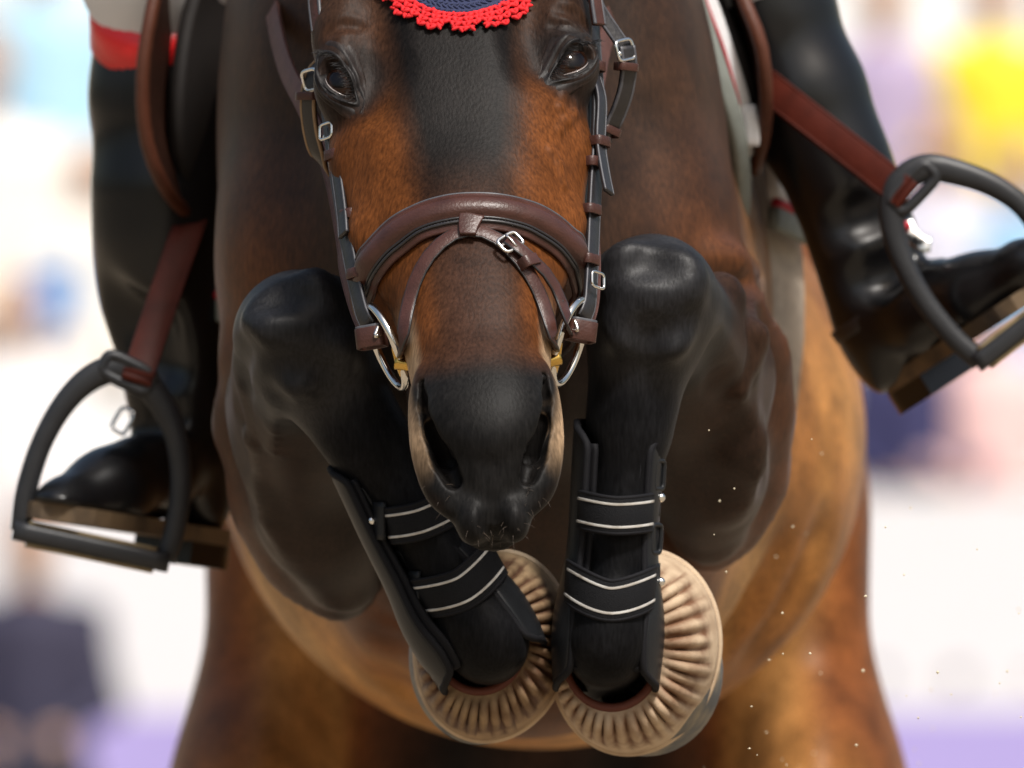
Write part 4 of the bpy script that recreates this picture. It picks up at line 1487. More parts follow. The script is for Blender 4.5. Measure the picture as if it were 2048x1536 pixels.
pad = empty("saddle_pad", tuple(W(1000, -100, 1.2)))
tag(pad, "white saddle pad with red piping and grey binding under the saddle", "saddle pad")
def ribbon_px(name, pix, w, h, nor, mat, parent, n=40):
    P = catmull([W(*p) for p in pix], n)
    return strap_pn(name, P, np.tile(nrm(nor), (n, 1)), w, h, mat, parent)
b = ribbon_px("binding", [(1352, -120, 0.775), (1384, -20, 0.785), (1412, 70, 0.795), (1442, 160, 0.805), (1466, 240, 0.825), (1480, 320, 0.855), (1482, 400, 0.895), (1476, 470, 0.935)], .017, .012, (.5, -.85, .1), M_GREYBIND, pad)
ribbon_px("under_edge", [(1340, -120, 0.795), (1372, -20, 0.805), (1400, 80, 0.815), (1428, 170, 0.825), (1452, 250, 0.845), (1470, 330, 0.875), (1478, 420, 0.915), (1484, 480, 0.945)], .016, .010, (.3, -.95, 0), M_SADDLEDARK, pad)
cl = ribbon_px("cloth_edge", [(1372, -120, 0.815), (1400, -30, 0.815), (1425, 40, 0.825), (1452, 120, 0.835), (1474, 190, 0.845), (1490, 250, 0.865), (1496, 300, 0.895)], .020, .012, (.55, -.8, .1), M_WHITECLOTH, pad)
ribbon_px("piping", [(1392, -60, 0.800), (1416, 15, 0.805), (1444, 90, 0.815), (1462, 150, 0.825), (1480, 215, 0.845), (1494, 285, 0.875)], .003, .003, (.5, -.85, 0), M_REDTRIM, cl)
# folded corner tab
G = [[W(px + dx, py, .85) for dx in (0, 10, 20, 28)] for (px, py) in ((1482, 210), (1486, 230), (1490, 255), (1492, 278), (1490, 292))]
grid_sheet("girth_tab", np.array(G), M_WHITECLOTH, pad, .010)
# main cloth along both sides of the barrel
def cloth(side):
    G = []
    for v in np.linspace(0, 1, 16):
        row = []
        for u in np.linspace(0, 1, 12):
            if side > 0:
                f = np.array([1505 + 40 * v, -60 + 455 * v, .99]); bk = np.array([1565 + 75 * v, -60 + 500 * v, 1.08])
            else:
                f = np.array([446 - 2 * v, 470 + 110 * v, .90]); bk = np.array([420 - 8 * v, 470 + 125 * v, .99])
            row.append(W(*(f * (1 - u) + bk * u)))
        G.append(row)
    o = grid_sheet("cloth", np.array(G), M_WHITECLOTH, pad, .010)
    low = np.array(G[-1])
    mesh_obj("piping", *sweep(low + np.array([side * .003, 0, -.004]), np.array([side * 1.0, -.4, 0]), prof_round(.0045, 8)), M_REDTRIM, o)
    mesh_obj("binding", *sweep(low + np.array([0, 0, -.017]), np.array([side * 1.0, -.4, 0]), prof_strap(.022, .010)), M_GREYBIND, o)
cloth(1); cloth(-1)

girth = empty("girth", tuple(W(1100, 1100, 1.0)))
tag(girth, "fawn webbing girth strapped round the horse's barrel behind the elbow", "girth")
gp = [(1508, 250, 1.06), (1528, 380, 1.05), (1542, 500, 1.04), (1548, 600, 1.03), (1546, 700, 1.02), (1520, 900, 1.0), (1400, 1120, 1.0), (1180, 1230, 1.0), (960, 1240, 1.0), (700, 1160, 1.0), (520, 950, 1.02), (440, 700, 1.05), (432, 560, 1.06), (440, 400, 1.08)]
P = catmull([W(*g) for g in gp], 90)
cc = W(1020, 640, 1.03)
N = P - cc; N[:, 1] = -.55 * np.abs(N[:, 0])
strap_pn("strap", P, N, .11, .006, M_GIRTH, girth)

def stirrup(arch, tread, slot, lea, label, leather_label):
    st = empty("stirrup", tuple(np.mean([W(*a) for a in arch], axis=0)))
    tag(st, label, "stirrup", "stirrups hanging from the saddle")
    P = catmull([W(*a) for a in arch], 60)
    u = np.linspace(0, 1, 60)
    sw = 1.0 + .35 * np.exp(-((u - .5) / .16) ** 2)
    V, F = sweep(P, np.tile((0, -1.0, 0), (60, 1)), prof_strap(.0190, .018, .007), scale_w=sw)
    mesh_obj("arch", V, F, M_STIRRUP, st)
    T = catmull([W(*t) for t in tread], 12)
    upd = nrm(np.cross(T[-1] - T[0], (0, 1, 0))); upd = upd if upd[2] > 0 else -upd
    tr = strap_pn("tread", T, np.tile(upd, (12, 1)), .052, .017, M_STIRRUP, st)
    strap_pn("tread_pad", T[1:-1] - upd * .010, np.tile(upd, (10, 1)), .044, .004, M_TREAD, tr)
    strap_pn("tread_pad", T[1:-1] + upd * .0095, np.tile(upd, (10, 1)), .044, .003, M_TREAD, tr)
    # eye that carries the leather
    cx, cy, yy, ang = slot
    d = nrm((math.cos(ang), 0, -math.sin(ang)))
    frame_loop("eye", W(cx, cy, yy), d, (0, -1, 0), .019, .046, .0055, M_STIRRUP, st)
    le = empty("stirrup_leather", tuple(W(*lea[0])))
    tag(le, leather_label, "stirrup leather", "stirrup leathers")
    LP = catmull([W(*l) for l in lea], 24)
    nn = nrm(np.cross(LP[-1] - LP[0], (0, 0, 1))); nn = np.array([0, -1.0, 0]) + .1 * nn
    o = strap_pn("strap", LP, np.tile(nn, (24, 1)), .0275, .005, M_TAN, le)
    o2 = strap_pn("strap", LP + np.array([-.0012, .008, -.001]), np.tile(nn, (24, 1)), .0275, .004, M_TAN, le)
    for e in (-1, 1):
        P2, N2 = shifted(LP, np.tile(nn, (24, 1)), e * .0128, .0016)
        mesh_obj("strap_edge", *sweep(P2, N2, prof_round(.0014, 6)), M_TAN, o)
    # the fold round the eye
    end = LP[-1]; dd = nrm(LP[-1] - LP[-2])
    strap_pn("fold", catmull([end + np.array([0, .0, 0]), end + dd * .006 + np.array([0, .004, 0]), end + np.array([0, .009, 0])], 8), np.tile(dd + np.array([0, -.3, 0]), (8, 1)), .0275, .004, M_TAN, o)

stirrup([(42, 1062, .80), (52, 985, .80), (82, 890, .80), (128, 808, .80), (180, 757, .80), (236, 738, .80), (292, 768, .80), (336, 830, .80), (358, 905, .80), (361, 985, .80), (349, 1062, .80), (330, 1122, .80)],
        [(28, 1060, .80), (338, 1126, .80)], (256, 747, .795, .45),
        [(388, 425, .90), (370, 475, .87), (330, 590, .835), (276, 752, .79)],
        "dark grey stirrup iron under the sole of the red topped boot", "red brown stirrup leather running down to the stirrup of the red topped boot")
stirrup([(1962, 722, .80), (1905, 672, .80), (1845, 596, .80), (1803, 515, .80), (1784, 440, .80), (1796, 372, .80), (1850, 336, .80), (1925, 348, .80), (1995, 376, .80), (2052, 420, .80), (2092, 490, .80), (2108, 560, .80), (2105, 612, .80)],
        [(1952, 728, .80), (2120, 596, .80)], (1826, 376, .795, -.80),
        [(1508, 150, .90), (1580, 206, .855), (1690, 292, .825), (1806, 384, .79)],
        "dark grey stirrup iron swung out round the raised boot with the steel spur", "red brown stirrup leather slanting across to the raised boot")

# ------------------------------------------------------------------ rider
HORSE_OPS = OPS
def sdf_mesh(name, build, AX, mat, parent, colour=None, proj=True):
    global OPS
    keep = OPS
    OPS = []
    build()
    V, Q = build_surface(AX, 16, OPS)
    V = project(V, 1) if proj else V
    o = mesh_obj(name, V, Q.tolist(), mat, parent)
    if colour is not None:
        at = o.data.color_attributes.new("coat", 'FLOAT_COLOR', 'POINT')
        at.data.foreach_set("color", np.hstack([colour(V), np.ones((len(V), 1))]).astype(np.float32).ravel())
    OPS = keep
    return o

def plane_cut(p, n, k=.006):
    p = np.asarray(p, float); n = nrm(n)
    _add(lambda P: (P - p) @ n, k, p, 10., 'sub')

rider = empty("person", tuple(W(1000, -300, 1.2)))
tag(rider, "rider in white breeches and black boots standing in the stirrups", "person")

def boot_l():
    chain([W(318, 60, .95), W(322, 200, .95), W(327, 380, .94), W(328, 500, .94), W(332, 600, .94), W(346, 700, .94), W(358, 800, .945), W(368, 880, .95)], [.0590, .0585, .0580, .0560, .0490, .0415, .0385, .0400], .03)
    ell(W(340, 560, .985), (.050, .055, .07), .04)
    chain([W(372, 905, .95), W(300, 940, .90), W(215, 985, .845), W(140, 1008, .805)], [.0415, .0400, .0355, .0270], .02)
    ell(W(390, 990, .965), (.034, .036, .042), .02)
    ell(W(115, 1013, .79), (.024, .030, .018), .016)
    for pts in ([(205, 600), (250, 640), (310, 650)], [(250, 720), (320, 735)], [(300, 860), (260, 900)]):
        groove([W(px, py, .905) for (px, py) in pts], .012, .04)
    f = W(432, 1062, .98) - W(85, 1010, .78)
    n = nrm((f[2], 0, -f[0])); n = (n if n[2] < 0 else -n) + np.array([0, -.10, 0])
    plane_cut(W(250, 1050, .87), -n)
    plane_cut(W(318, 62, .95), nrm((-.05, 0, -1)), .004)
def boot_r():
    chain([W(1512, -40, .95), W(1528, 20, .95), W(1606, 200, .94), W(1672, 330, .93), W(1710, 430, .93), W(1736, 510, .93), W(1760, 590, .93), W(1772, 640, .935)], [.0585, .0580, .0540, .0440, .0405, .0400, .0395, .0400], .03)
    chain([W(1775, 650, .935), W(1862, 612, .885), W(1958, 590, .84), W(2040, 545, .805)], [.0415, .0390, .0345, .0270], .02)
    ell(W(1788, 705, .95), (.036, .038, .040), .02)
    ell(W(2066, 530, .795), (.026, .030, .022), .016)
    for pts in ([(1680, 450), (1740, 430), (1790, 405)], [(1720, 560), (1780, 545), (1810, 520)], [(1960, 540), (1985, 580)]):
        groove([W(px, py, .880) for (px, py) in pts], .009, .03)
    f = W(2075, 575, .79) - W(1800, 752, .96)
    n = nrm((f[2], 0, -f[0])); n = (n if n[2] < 0 else -n) + np.array([0, -.04, 0])
    plane_cut(W(1935, 672, .87), -n)
    plane_cut(W(1514, -36, .95), nrm((.35, 0, -1)) * 1.0, .004)
def AXbox(lo, hi, h):
    return [axis_points([(lo[q], hi[q], h)]) for q in range(3)]
def _bb(px0, px1, py0, py1, y0, y1):
    a = W(px0, py1, y1); b = W(px1, py0, y1)
    return (a[0], y0, a[2]), (b[0], y1, b[2])
lo, hi = _bb(20, 520, -20, 1160, .70, 1.08)
bl = sdf_mesh("boot", boot_l, AXbox(lo, hi, .0060), M_BLACKLEATHER, rider)
lo, hi = _bb(1360, 2170, -130, 860, .70, 1.08)
br = sdf_mesh("boot", boot_r, AXbox(lo, hi, .0060), M_BLACKLEATHER, rider)
bl["label"] = "black riding boot with red top band"
# soles and heels
M_SOLE = mat_basic("worn_sole", (.13, .085, .045), .7, noise=1.0, nscale=26, noise_col=(.018, .014, .012))
def sole(parent, heel, toe, hb, w):
    h = W(*heel); t = W(*toe)
    f = t - h; L = np.linalg.norm(f); f = f / L
    n = nrm((f[2], 0, -f[0])); n = (n if n[2] > 0 else -n) + np.array([0, hb, 0]); n = nrm(n - f * (n @ f)); lat = np.cross(n, f)
    for (nm, u0, u1, d0, d1, mt) in (("sole", .0, 1.0, .004, -.011, M_SOLE), ("heel", -.02, .27, -.011, -.032, M_BLACKLEATHER)):
        ring = []
        us = np.linspace(u0, u1, 16)
        prof = lambda u: w * (.78 + .30 * math.sin(math.pi * min(1, max(0, (u - .3) / .75)))) * math.sqrt(max(.02, 1 - max(0, (u - .80) / .2) ** 2.2)) * math.sqrt(max(.05, 1 - max(0, (.10 - u) / .13) ** 2))
        left = [(u, prof(u)) for u in us]; right = [(u, -prof(u)) for u in us[::-1]]
        o_ = left + right
        if nm == "heel":
            o_ = [(u, v) for (u, v) in left] + [(u, v) for (u, v) in right]
        V = [h + f * L * u + lat * v + n * d0 for (u, v) in o_] + [h + f * L * u + lat * v + n * d1 for (u, v) in o_]
        m = len(o_)
        F = [tuple(range(m)), tuple(range(2 * m - 1, m - 1, -1))] + [(k, m + k, m + (k + 1) % m, (k + 1) % m) for k in range(m)]
        mesh_obj(nm, V, F, mt, parent, smooth=False)
sole(bl, (425, 1066, .985), (74, 1012, .775), .08, .042)
sole(br, (1792, 752, .965), (2085, 562, .78), .04, .040)
# boot cuffs: red band at the boot top
M_CUFF = mat_basic("red_patent_cuff", (.78, .012, .014), .35, noise=.1, nscale=60, coat=.3, coat_rough=.2)
def cuff(parent, c0, c1, r, tilt, name="boot_top"):
    a, b_ = W(*c0), W(*c1)
    G = []
    for k in range(48):
        t_ = 2 * math.pi * k / 48
        d = np.array([math.cos(t_), math.sin(t_), 0])
        G.append([a + d * r + np.array([0, 0, tilt * math.sin(t_) - .012 * 0]), a * .5 + b_ * .5 + d * (r + .0012) + np.array([0, 0, tilt * math.sin(t_)]), b_ + d * (r + .0015) + np.array([0, 0, tilt * math.sin(t_)])])
    return grid_sheet(name, np.array(G), M_CUFF, parent, .003, closed_u=True)
cuff(bl, (316, -34, .95), (320, 84, .95), .0605, .035)
cuff(br, (1490, -140, .95), (1520, -40, .95), .0605, .015)
# spurs and their straps
M_BLKSTRAP = M_DARK
spur = empty("spur", tuple(W(330, 850, .93)))
tag(spur, "steel spur with black strap on the red topped boot", "spur", "spurs on the rider's boots")
ring = [W(358, 868, .945) + np.array([math.cos(a) * .0435, math.sin(a) * .045, .012 * math.cos(a - .4)]) for a in np.linspace(0, 2 * math.pi, 41)[:-1]]
mesh_obj("strap", *sweep(np.array(ring), np.array(ring) - W(358, 868, .945), prof_strap(.012, .003), closed=True), M_BLKSTRAP, spur)
frame_loop("buckle", W(246, 842, .90), (.5, 0, .85), (-.5, -.85, 0), .016, .022, .002, M_STEEL, spur)
ball("stud", W(408, 915, .915), (.0035, .003, .0065), M_STEEL, spur, 12, 8)
tube("neck", [W(430, 905, .96), W(436, 900, 1.02)], .005, M_STEEL, spur, 6, 8)
spur = empty("spur", tuple(W(1830, 490, .86)))
tag(spur, "steel spur with white buckle end on the raised boot", "spur", "spurs on the rider's boots")
pl = catmull([W(1806, 445, .868), W(1822, 470, .862), W(1845, 488, .858), W(1862, 492, .858)], 16)
so = strap_pn("buckle_end", pl, np.tile((0, -1.0, .3), (16, 1)), .014, .004, M_STEEL, spur, wfun=lambda u: 1.2 - .35 * u)
strap_pn("slot", pl[8:13] + np.array([0, -.0022, .0006]), np.tile((0, -1.0, .3), (5, 1)), .004, .002, M_BLACKLEATHER, so)
ball("stone", W(1812, 452, .862), .0045, M_REDTRIM, spur, 10, 8)
cen = W(1770, 610, .93)
ring = [cen + np.array([math.cos(a) * .045, math.sin(a) * .045, .030 * math.cos(a)]) for a in np.linspace(0, 2 * math.pi, 41)[:-1]]
mesh_obj("strap", *sweep(np.array(ring), np.array(ring) - cen, prof_strap(.012, .003), closed=True), M_BLKSTRAP, spur)
ball("stud", W(1755, 655, .888), (.0040, .003, .0080), M_STEEL, spur, 12, 8, R=np.array(Matrix.Rotation(-.5, 3, 'Y')))
tube("neck", [W(1712, 660, .96), W(1690, 668, 1.02)], .007, M_BLACKLEATHER, spur, 6, 8)

# body above the frame: one surface, crouched over the withers
HAND = {-1: W(640, -260, .95), 1: W(1160, -260, .95)}
RB = {}
def rider_body():
    hipc = np.array([-.05, 1.36, 2.16])
    kl, kr = W(316, -110, .93), W(1470, -150, .93)
    for sgn, kn, top in ((-1, kl, W(318, 80, .95)), (1, kr, W(1516, -30, .95))):
        hip = hipc + np.array([sgn * .12, 0, 0])
        cone(hip, kn, .098, .066, .05)
        cone(kn, top, .064, .053, .04)
        ell(kn, (.064, .066, .07), .04)
    ell(hipc + np.array([0, .05, .02]), (.17, .17, .13), .06)
    chest = np.array([-.05, .90, 2.52])
    cone(hipc + np.array([0, 0, .05]), chest, .135, .150, .06, fl=(1, 0, 0), fs=1.15)
    neck = np.array([-.05, .76, 2.63])
    cone(chest + np.array([0, -.04, .05]), neck, .07, .055, .04)
    ell(np.array([-.05, .69, 2.72]), (.075, .098, .105), .03)
    ell(np.array([-.05, .595, 2.705]), (.012, .018, .022), .012)
    for sgn in (-1, 1):
        sh = chest + np.array([sgn * .17, -.03, .04])
        el = np.array([-.05 + sgn * .23, .98, 2.22])
        hd = HAND[sgn]
        cone(chest + np.array([sgn * .10, 0, .03]), sh, .08, .068, .04)
        cone(sh, el, .062, .046, .03)
        wr = hd + nrm(el - hd) * .07
        cone(el, wr, .046, .030, .03)
        # fist closed on the rein: palm, four fingers, thumb
        ell(hd + nrm(el - hd) * .03, (.024, .040, .040), .015)
        for k in range(4):
            z0 = .028 - .017 * k
            a_ = hd + np.array([sgn * .018, -.012, z0]); b_ = hd + np.array([sgn * .004, -.034, z0 - .003]); c_ = hd + np.array([-sgn * .020, -.024, z0 - .004])
            cone(a_, b_, .0095, .009, .004); cone(b_, c_, .009, .008, .004)
        cone(hd + np.array([-sgn * .016, .010, .030]), hd + np.array([-sgn * .006, -.026, .040]), .010, .009, .006)
def rider_col(P):
    C = np.tile(np.array([.74, .74, .76]), (len(P), 1))
    jac = (P[:, 2] > 2.20 - (P[:, 1] - 1.36) * .5) & (P[:, 1] < 1.42) & (P[:, 2] > 2.19)
    arm = (np.abs(P[:, 0] + .05) > .10) & (P[:, 1] < 1.15) & (P[:, 2] > 1.96) & (P[:, 2] < 2.6) & ~((P[:, 2] < 2.05) & (P[:, 1] > 1.02))
    C[jac | arm] = (.02, .025, .06)
    skin = (P[:, 1] < .84) & (P[:, 2] > 2.58)
    for sgn in (-1, 1):
        skin |= np.linalg.norm(P - HAND[sgn], axis=1) < .085
    C[skin] = (.50, .30, .21)
    return C
M_RIDER = new_mat("rider_clothes")
_at = M_RIDER[1].nodes.new("ShaderNodeAttribute"); _at.attribute_name = "coat"
M_RIDER[1].links.new(_at.outputs["Color"], M_RIDER[2].inputs["Base Color"])
M_RIDER[2].inputs["Roughness"].default_value = .8
lo, hi = (-.48, .50, 1.62), (.40, 1.62, 2.90)
rb = sdf_mesh("body", rider_body, AXbox(lo, hi, .014), M_RIDER[0], rider, rider_col, proj=False)
# helmet with peak
M_HELMET = mat_basic("black_helmet", (.012, .012, .014), .35)
G = []
for th in np.linspace(0, math.pi * .56, 12):
    G.append([(-.05 + .098 * math.sin(th) * math.cos(p), .70 + .120 * math.sin(th) * math.sin(p), 2.74 + .112 * math.cos(th)) for p in np.linspace(0, 2 * math.pi, 33)[:-1]])
hm = grid_sheet("helmet", np.array(G).transpose(1, 0, 2), M_HELMET, rider, .004, closed_u=True)
G = [[(-.05 + .09 * math.sin(a), .60 - r * math.cos(a) + .02, 2.735 - r * .3) for a in np.linspace(-1.1, 1.1, 13)] for r in (0, .03, .06)]
grid_sheet("peak", np.array(G), M_HELMET, hm, .004)
OPS = HORSE_OPS

# ------------------------------------------------------------------ arena and stand
def mat_sand():
    m, nt, b = new_mat("arena_sand")
    tc = nt.nodes.new("ShaderNodeTexCoord")
    n = nt.nodes.new("ShaderNodeTexNoise"); n.inputs["Scale"].default_value = 3.0; n.inputs["Detail"].default_value = 10
    nt.links.new(tc.outputs["Object"], n.inputs["Vector"])
    cr = nt.nodes.new("ShaderNodeValToRGB")
    cr.color_ramp.elements[0].position = .3; cr.color_ramp.elements[0].color = (.20, .155, .105, 1)
    cr.color_ramp.elements[1].position = .7; cr.color_ramp.elements[1].color = (.32, .26, .185, 1)
    nt.links.new(n.outputs[0], cr.inputs[0]); nt.links.new(cr.outputs[0], b.inputs["Base Color"])
    b.inputs["Roughness"].default_value = .95
    bp = nt.nodes.new("ShaderNodeBump"); bp.inputs["Strength"].default_value = .5; bp.inputs["Distance"].default_value = .02
    n2 = nt.nodes.new("ShaderNodeTexNoise"); n2.inputs["Scale"].default_value = 30.0; n2.inputs["Detail"].default_value = 8
    nt.links.new(tc.outputs["Object"], n2.inputs["Vector"])
    nt.links.new(n2.outputs[0], bp.inputs["Height"]); nt.links.new(bp.outputs[0], b.inputs["Normal"])
    return m
g = mesh_obj("ground", [(-150, -60, 0), (150, -60, 0), (150, 240, 0), (-150, 240, 0)], [(0, 1, 2, 3)], mat_sand(), smooth=False)
tag(g, kind="structure")

def box(name, lo, hi, mat, parent=None):
    x0, y0, z0 = lo; x1, y1, z1 = hi
    V = [(x0, y0, z0), (x1, y0, z0), (x1, y1, z0), (x0, y1, z0), (x0, y0, z1), (x1, y0, z1), (x1, y1, z1), (x0, y1, z1)]
    F = [(0, 3, 2, 1), (4, 5, 6, 7), (0, 1, 5, 4), (1, 2, 6, 5), (2, 3, 7, 6), (3, 0, 4, 7)]
    return mesh_obj(name, V, F, mat, parent, smooth=False)

M_PURPLE = mat_basic("purple_board", (.42, .36, .74), .5, noise=.15, nscale=2)
M_WBOARD = mat_basic("white_board", (.80, .80, .82), .5, noise=.06, nscale=1)
M_CREAM = mat_basic("cream_concrete", (.74, .70, .62), .8, noise=.2, nscale=1.2)
M_SEAT = mat_basic("white_seat_plastic", (.80, .80, .80), .4)
YB = 27.0
ztop = W(0, 1425, YB)[2]
# low purple boards round the arena, one by one
for i, x in enumerate(np.arange(-14.4, 14.4, 2.4)):
    t = empty("arena_board", (x + 1.2, YB, 0))
    tag(t, "purple arena board standing edge to edge on the sand before the stand", "board", "purple boards round the arena")
    box("panel", (x + .01, YB, .03), (x + 2.39, YB + .05, ztop), M_PURPLE, t)
    for fx in (x + .2, x + 2.2):
        box("foot", (fx - .03, YB - .12, 0.003), (fx + .03, YB + .2, .03), M_CREAM, t)
# white front wall of the stand
st = empty("grandstand", (0, YB + 1.2, 0))
tag(st, "white grandstand with stepped rows of seats behind the purple boards", "grandstand")
zw = W(0, 985, YB + 1.5)[2]
box("front_wall", (-15, YB + 1.5, 0), (15, YB + 1.6, zw), M_WBOARD, st)
ROWS = []
for r in range(7):
    y0 = YB + 1.6 + r * .85; z0 = zw - .55 + r * .42
    box("step", (-15, y0, 0), (15, y0 + .85 - .004, z0), M_CREAM, st)
    ROWS.append((y0, z0))
box("rear_wall", (-15, YB + 1.6 + 7 * .85, 0), (15, YB + 1.8 + 7 * .85, 6.0), M_CREAM, st)
for r, (y0, z0) in enumerate(ROWS):
    for k, x in enumerate(np.arange(-3.3, 3.3, .52)):
        s_ = empty("stand_seat", (x, y0 + .45, z0))
        tag(s_, "white tip up seat in the %s row of the grandstand" % ("first", "second", "third", "fourth", "fifth", "sixth", "seventh")[r], "seat", "seats of the grandstand")
        box("seat", (x - .22, y0 + .22, z0 + .40), (x + .22, y0 + .60, z0 + .44), M_SEAT, s_)
        box("backrest", (x - .22, y0 + .60, z0 + .45), (x + .22, y0 + .64, z0 + .80), M_SEAT, s_)
        box("bracket", (x - .03, y0 + .40, z0), (x + .03, y0 + .46, z0 + .40), M_CREAM, s_)

# spectators: one seated figure, copied with its own clothes
def spectator_ops():
    hip = np.array([0, .38, .52])
    for s_ in (-1, 1):
        cone(hip + [s_ * .09, 0, 0], [s_ * .11, -.06, .55], .085, .062, .04)
        cone([s_ * .11, -.06, .55], [s_ * .12, -.02, .12], .058, .040, .03)
        cone([s_ * .12, -.03, .06], [s_ * .13, -.18, .04], .042, .034, .03)
        sh = np.array([s_ * .17, .40, 1.00])
        cone([0, .40, .98], sh, .075, .065, .04)
        cone(sh, [s_ * .24, .34, .74], .055, .042, .03)
        cone([s_ * .24, .34, .74], [s_ * .10, .05, .66], .040, .030, .03)
        ell([s_ * .08, .0, .655], (.034, .05, .030), .02)
    cone(hip, [0, .41, .95], .135, .135, .06, fl=(1, 0, 0), fs=1.22)
    cone([0, .41, 1.02], [0, .38, 1.14], .055, .052, .03)
    ell([0, .36, 1.25], (.078, .095, .115), .03)
    ell([0, .262, 1.235], (.013, .018, .022), .012)
_k = OPS; OPS = []
spectator_ops()
SV, SQ = build_surface(AXbox((-.36, -.28, -.02), (.36, .62, 1.42), .026), 16, OPS)
OPS = _k
def spec_mesh():
    me = bpy.data.meshes.new("spectator")
    me.from_pydata(SV.tolist(), [], SQ.tolist())
    me.polygons.foreach_set("use_smooth", [True] * len(me.polygons))
    dm = bpy.data.materials.new("placeholder_cloth")
    for _ in range(4): me.materials.append(dm)
    mi = []
    for p in me.polygons:
        x, y, z = p.center
        if z > 1.10:
            hair = z > 1.30 or (y > .40 and z > 1.18)
            mi.append(1 if hair else 0)
        elif math.hypot(abs(x) - .08, y) < .05 and .60 < z < .72: mi.append(0)
        elif z > .62 or (y > .30 and z > .52): mi.append(2)
        else: mi.append(3)
    me.polygons.foreach_set("material_index", mi)
    return me
SPEC = spec_mesh()
_mc = {}
def cmat(col, rough=.8):
    key = tuple(round(c, 3) for c in col)
    if key not in _mc:
        _mc[key] = mat_basic("cloth_%02d" % len(_mc), col, rough, noise=.2, nscale=9)
    return _mc[key]
SKIN = (.58, .36, .25); SKIN2 = (.42, .24, .15)
def spectator(px, py, row, shirt, trousers, hair, label, skin=SKIN):
    """head centre seen at (px, py); seated on the step of that row"""
    best = None
    for (y0, z0) in ROWS:
        y = y0 + .06
        s_ = S(y + .36)
        zz = CAM_Z + (768 - py) * s_
        k = (zz - z0) / 1.25
        if best is None or abs(k - 1) < abs(best[0] - 1): best = (k, y, z0, (px - 1024) * s_)
    k, y, z, x = best
    k = min(1.18, max(.86, k))
    t = empty("person", (x, y, z))
    tag(t, label, "person", "spectators in the grandstand")
    o = bpy.data.objects.new("body", SPEC); COL.objects.link(o); o.parent = t
    o.scale = (k, k, k)
    for i, c in enumerate((skin, hair, shirt, trousers)):
        o.material_slots[i].link = 'OBJECT'
        o.material_slots[i].material = cmat(c)
    return t
SPECT = [
    (95, -120, 5, (.42, .66, .82), (.5, .5, .5), (.12, .07, .04), "spectator in a light blue shirt on a high row beyond the red topped boot"),
    (-40, 120, 4, (.80, .76, .70), (.6, .55, .5), (.25, .15, .08), "spectator in a cream shirt seated beyond the red topped boot"),
    (25, 640, 2, (.80, .78, .78), (.55, .50, .48), (.45, .26, .12), "fair haired spectator in white seated level with the stirrup of the red topped boot"),
    (1985, -30, 5, (.86, .68, .03), (.3, .3, .4), (.20, .12, .06), "spectator in a bright yellow shirt high in the stand"),
    (1765, -20, 4, (.42, .34, .50), (.2, .18, .3), (.75, .70, .65), "spectator in a lilac shirt beside the one in yellow"),
    (1890, 285, 3, (.66, .66, .76), (.4, .4, .5), (.40, .24, .12), "spectator in a pale grey shirt below the one in yellow"),
    (2030, 330, 3, (.30, .52, .74), (.3, .4, .6), (.30, .18, .10), "spectator in a sky blue shirt beside the pale grey one"),
    (1830, 690, 1, (.030, .030, .10), (.05, .05, .12), (.75, .60, .50), "spectator in a dark navy top behind the raised boot"),
    (1975, 760, 1, (.78, .52, .50), (.6, .5, .5), (.78, .62, .50), "spectator in a pink top beside the one in dark navy"),
    (1420, 300, 3, (.70, .30, .25), (.3, .3, .3), (.1, .06, .04), "spectator in a brick red shirt hidden behind the horse's shoulder"),
    (200, 330, 3, (.82, .80, .74), (.7, .65, .6), (.7, .6, .5), "pale haired spectator in an off white shirt beyond the rider's shin"),
]
for s_ in SPECT: spectator(*s_)
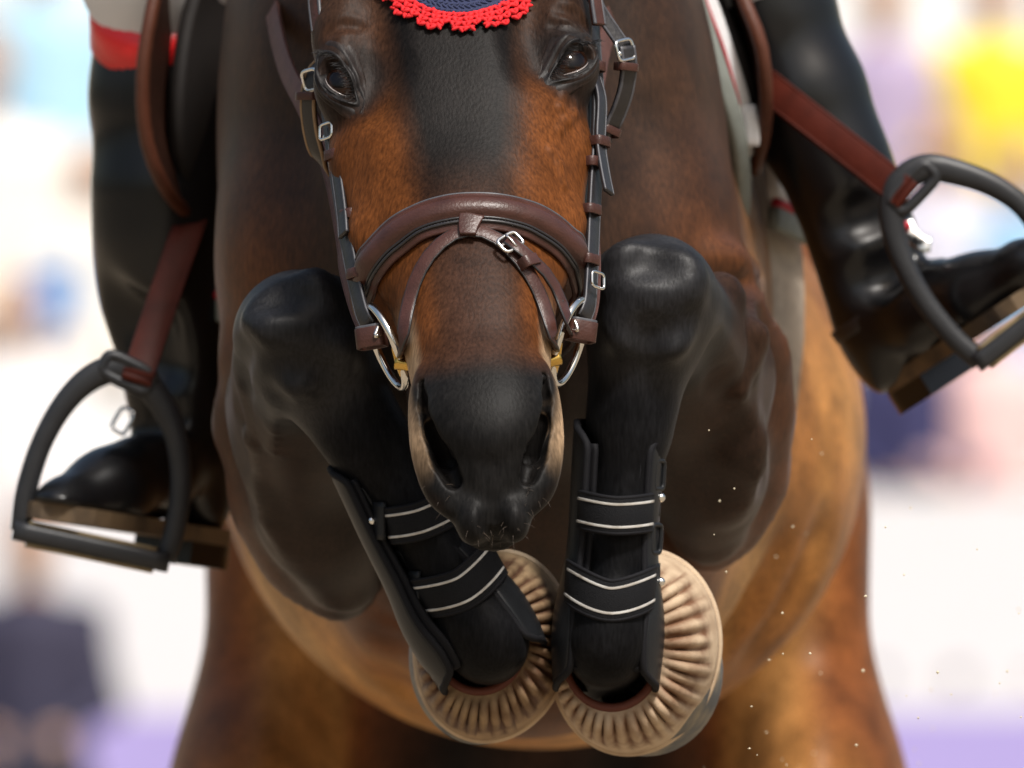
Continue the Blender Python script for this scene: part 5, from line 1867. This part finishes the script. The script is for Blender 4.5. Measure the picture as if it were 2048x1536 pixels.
# a photographer on a low stool before the boards
yy = 24.6
xx = (52 - 1024) * S(yy)
t = empty("person", (xx, yy, 0)); tag(t, "photographer in dark navy clothes sitting on a low stool before the purple boards", "person")
o = bpy.data.objects.new("body", SPEC); COL.objects.link(o); o.parent = t; o.scale = (.86, .86, .84)
for i, c in enumerate((SKIN, (.10, .05, .03), (.030, .028, .060), (.025, .025, .05))):
    o.material_slots[i].link = 'OBJECT'; o.material_slots[i].material = cmat(c)
t2 = empty("stool", (xx, yy + .32, 0)); tag(t2, "low black folding stool under the photographer in navy", "stool")
box("seat", (xx - .18, yy + .18, .33), (xx + .18, yy + .50, .36), cmat((.02, .02, .02)), t2)
for (ax_, ay) in ((-.16, .20), (.16, .20), (-.16, .48), (.16, .48)):
    box("leg", (xx + ax_ - .012, yy + ay - .012, 0), (xx + ax_ + .012, yy + ay + .012, .33), cmat((.02, .02, .02)), t2)
t = empty("booklet", tuple(W(96, 600, 29.6))); tag(t, "blue programme held up by the fair haired spectator", "booklet")
c = W(96, 600, 29.6)
box("cover", (c[0] - .085, c[1], c[2] - .11), (c[0] + .085, c[1] + .012, c[2] + .11), cmat((.12, .28, .60)), t)
box("pages", (c[0] - .082, c[1] + .0125, c[2] - .107), (c[0] + .08, c[1] + .02, c[2] + .107), cmat((.8, .8, .8)), t)

# sand kicked up by the hooves
sv, sf = [], []
base = np.array([(1, 0, 0), (-1, 0, 0), (0, 1, 0), (0, -1, 0), (0, 0, 1), (0, 0, -1)])
bf = [(0, 2, 4), (2, 1, 4), (1, 3, 4), (3, 0, 4), (2, 0, 5), (1, 2, 5), (3, 1, 5), (0, 3, 5)]
for k in range(90):
    px, py, y = rng.uniform(1380, 2060), rng.uniform(700, 1536), rng.uniform(-.3, 1.6)
    if rng.random() > .25 + .75 * (py - 700) / 836: continue
    p = W(px, py, y); r = rng.uniform(.0005, .0014)
    b0 = len(sv); sv += list(p + base * r * rng.uniform(.6, 1.4, (6, 1))); sf += [tuple(i + b0 for i in f) for f in bf]
o = mesh_obj("flying_sand", sv, sf, mat_basic("sand_grains", (.70, .62, .45), .8), None, smooth=False)
tag(o, "fine grains of sand flying up beside the horse's belly", "sand", kind="stuff")
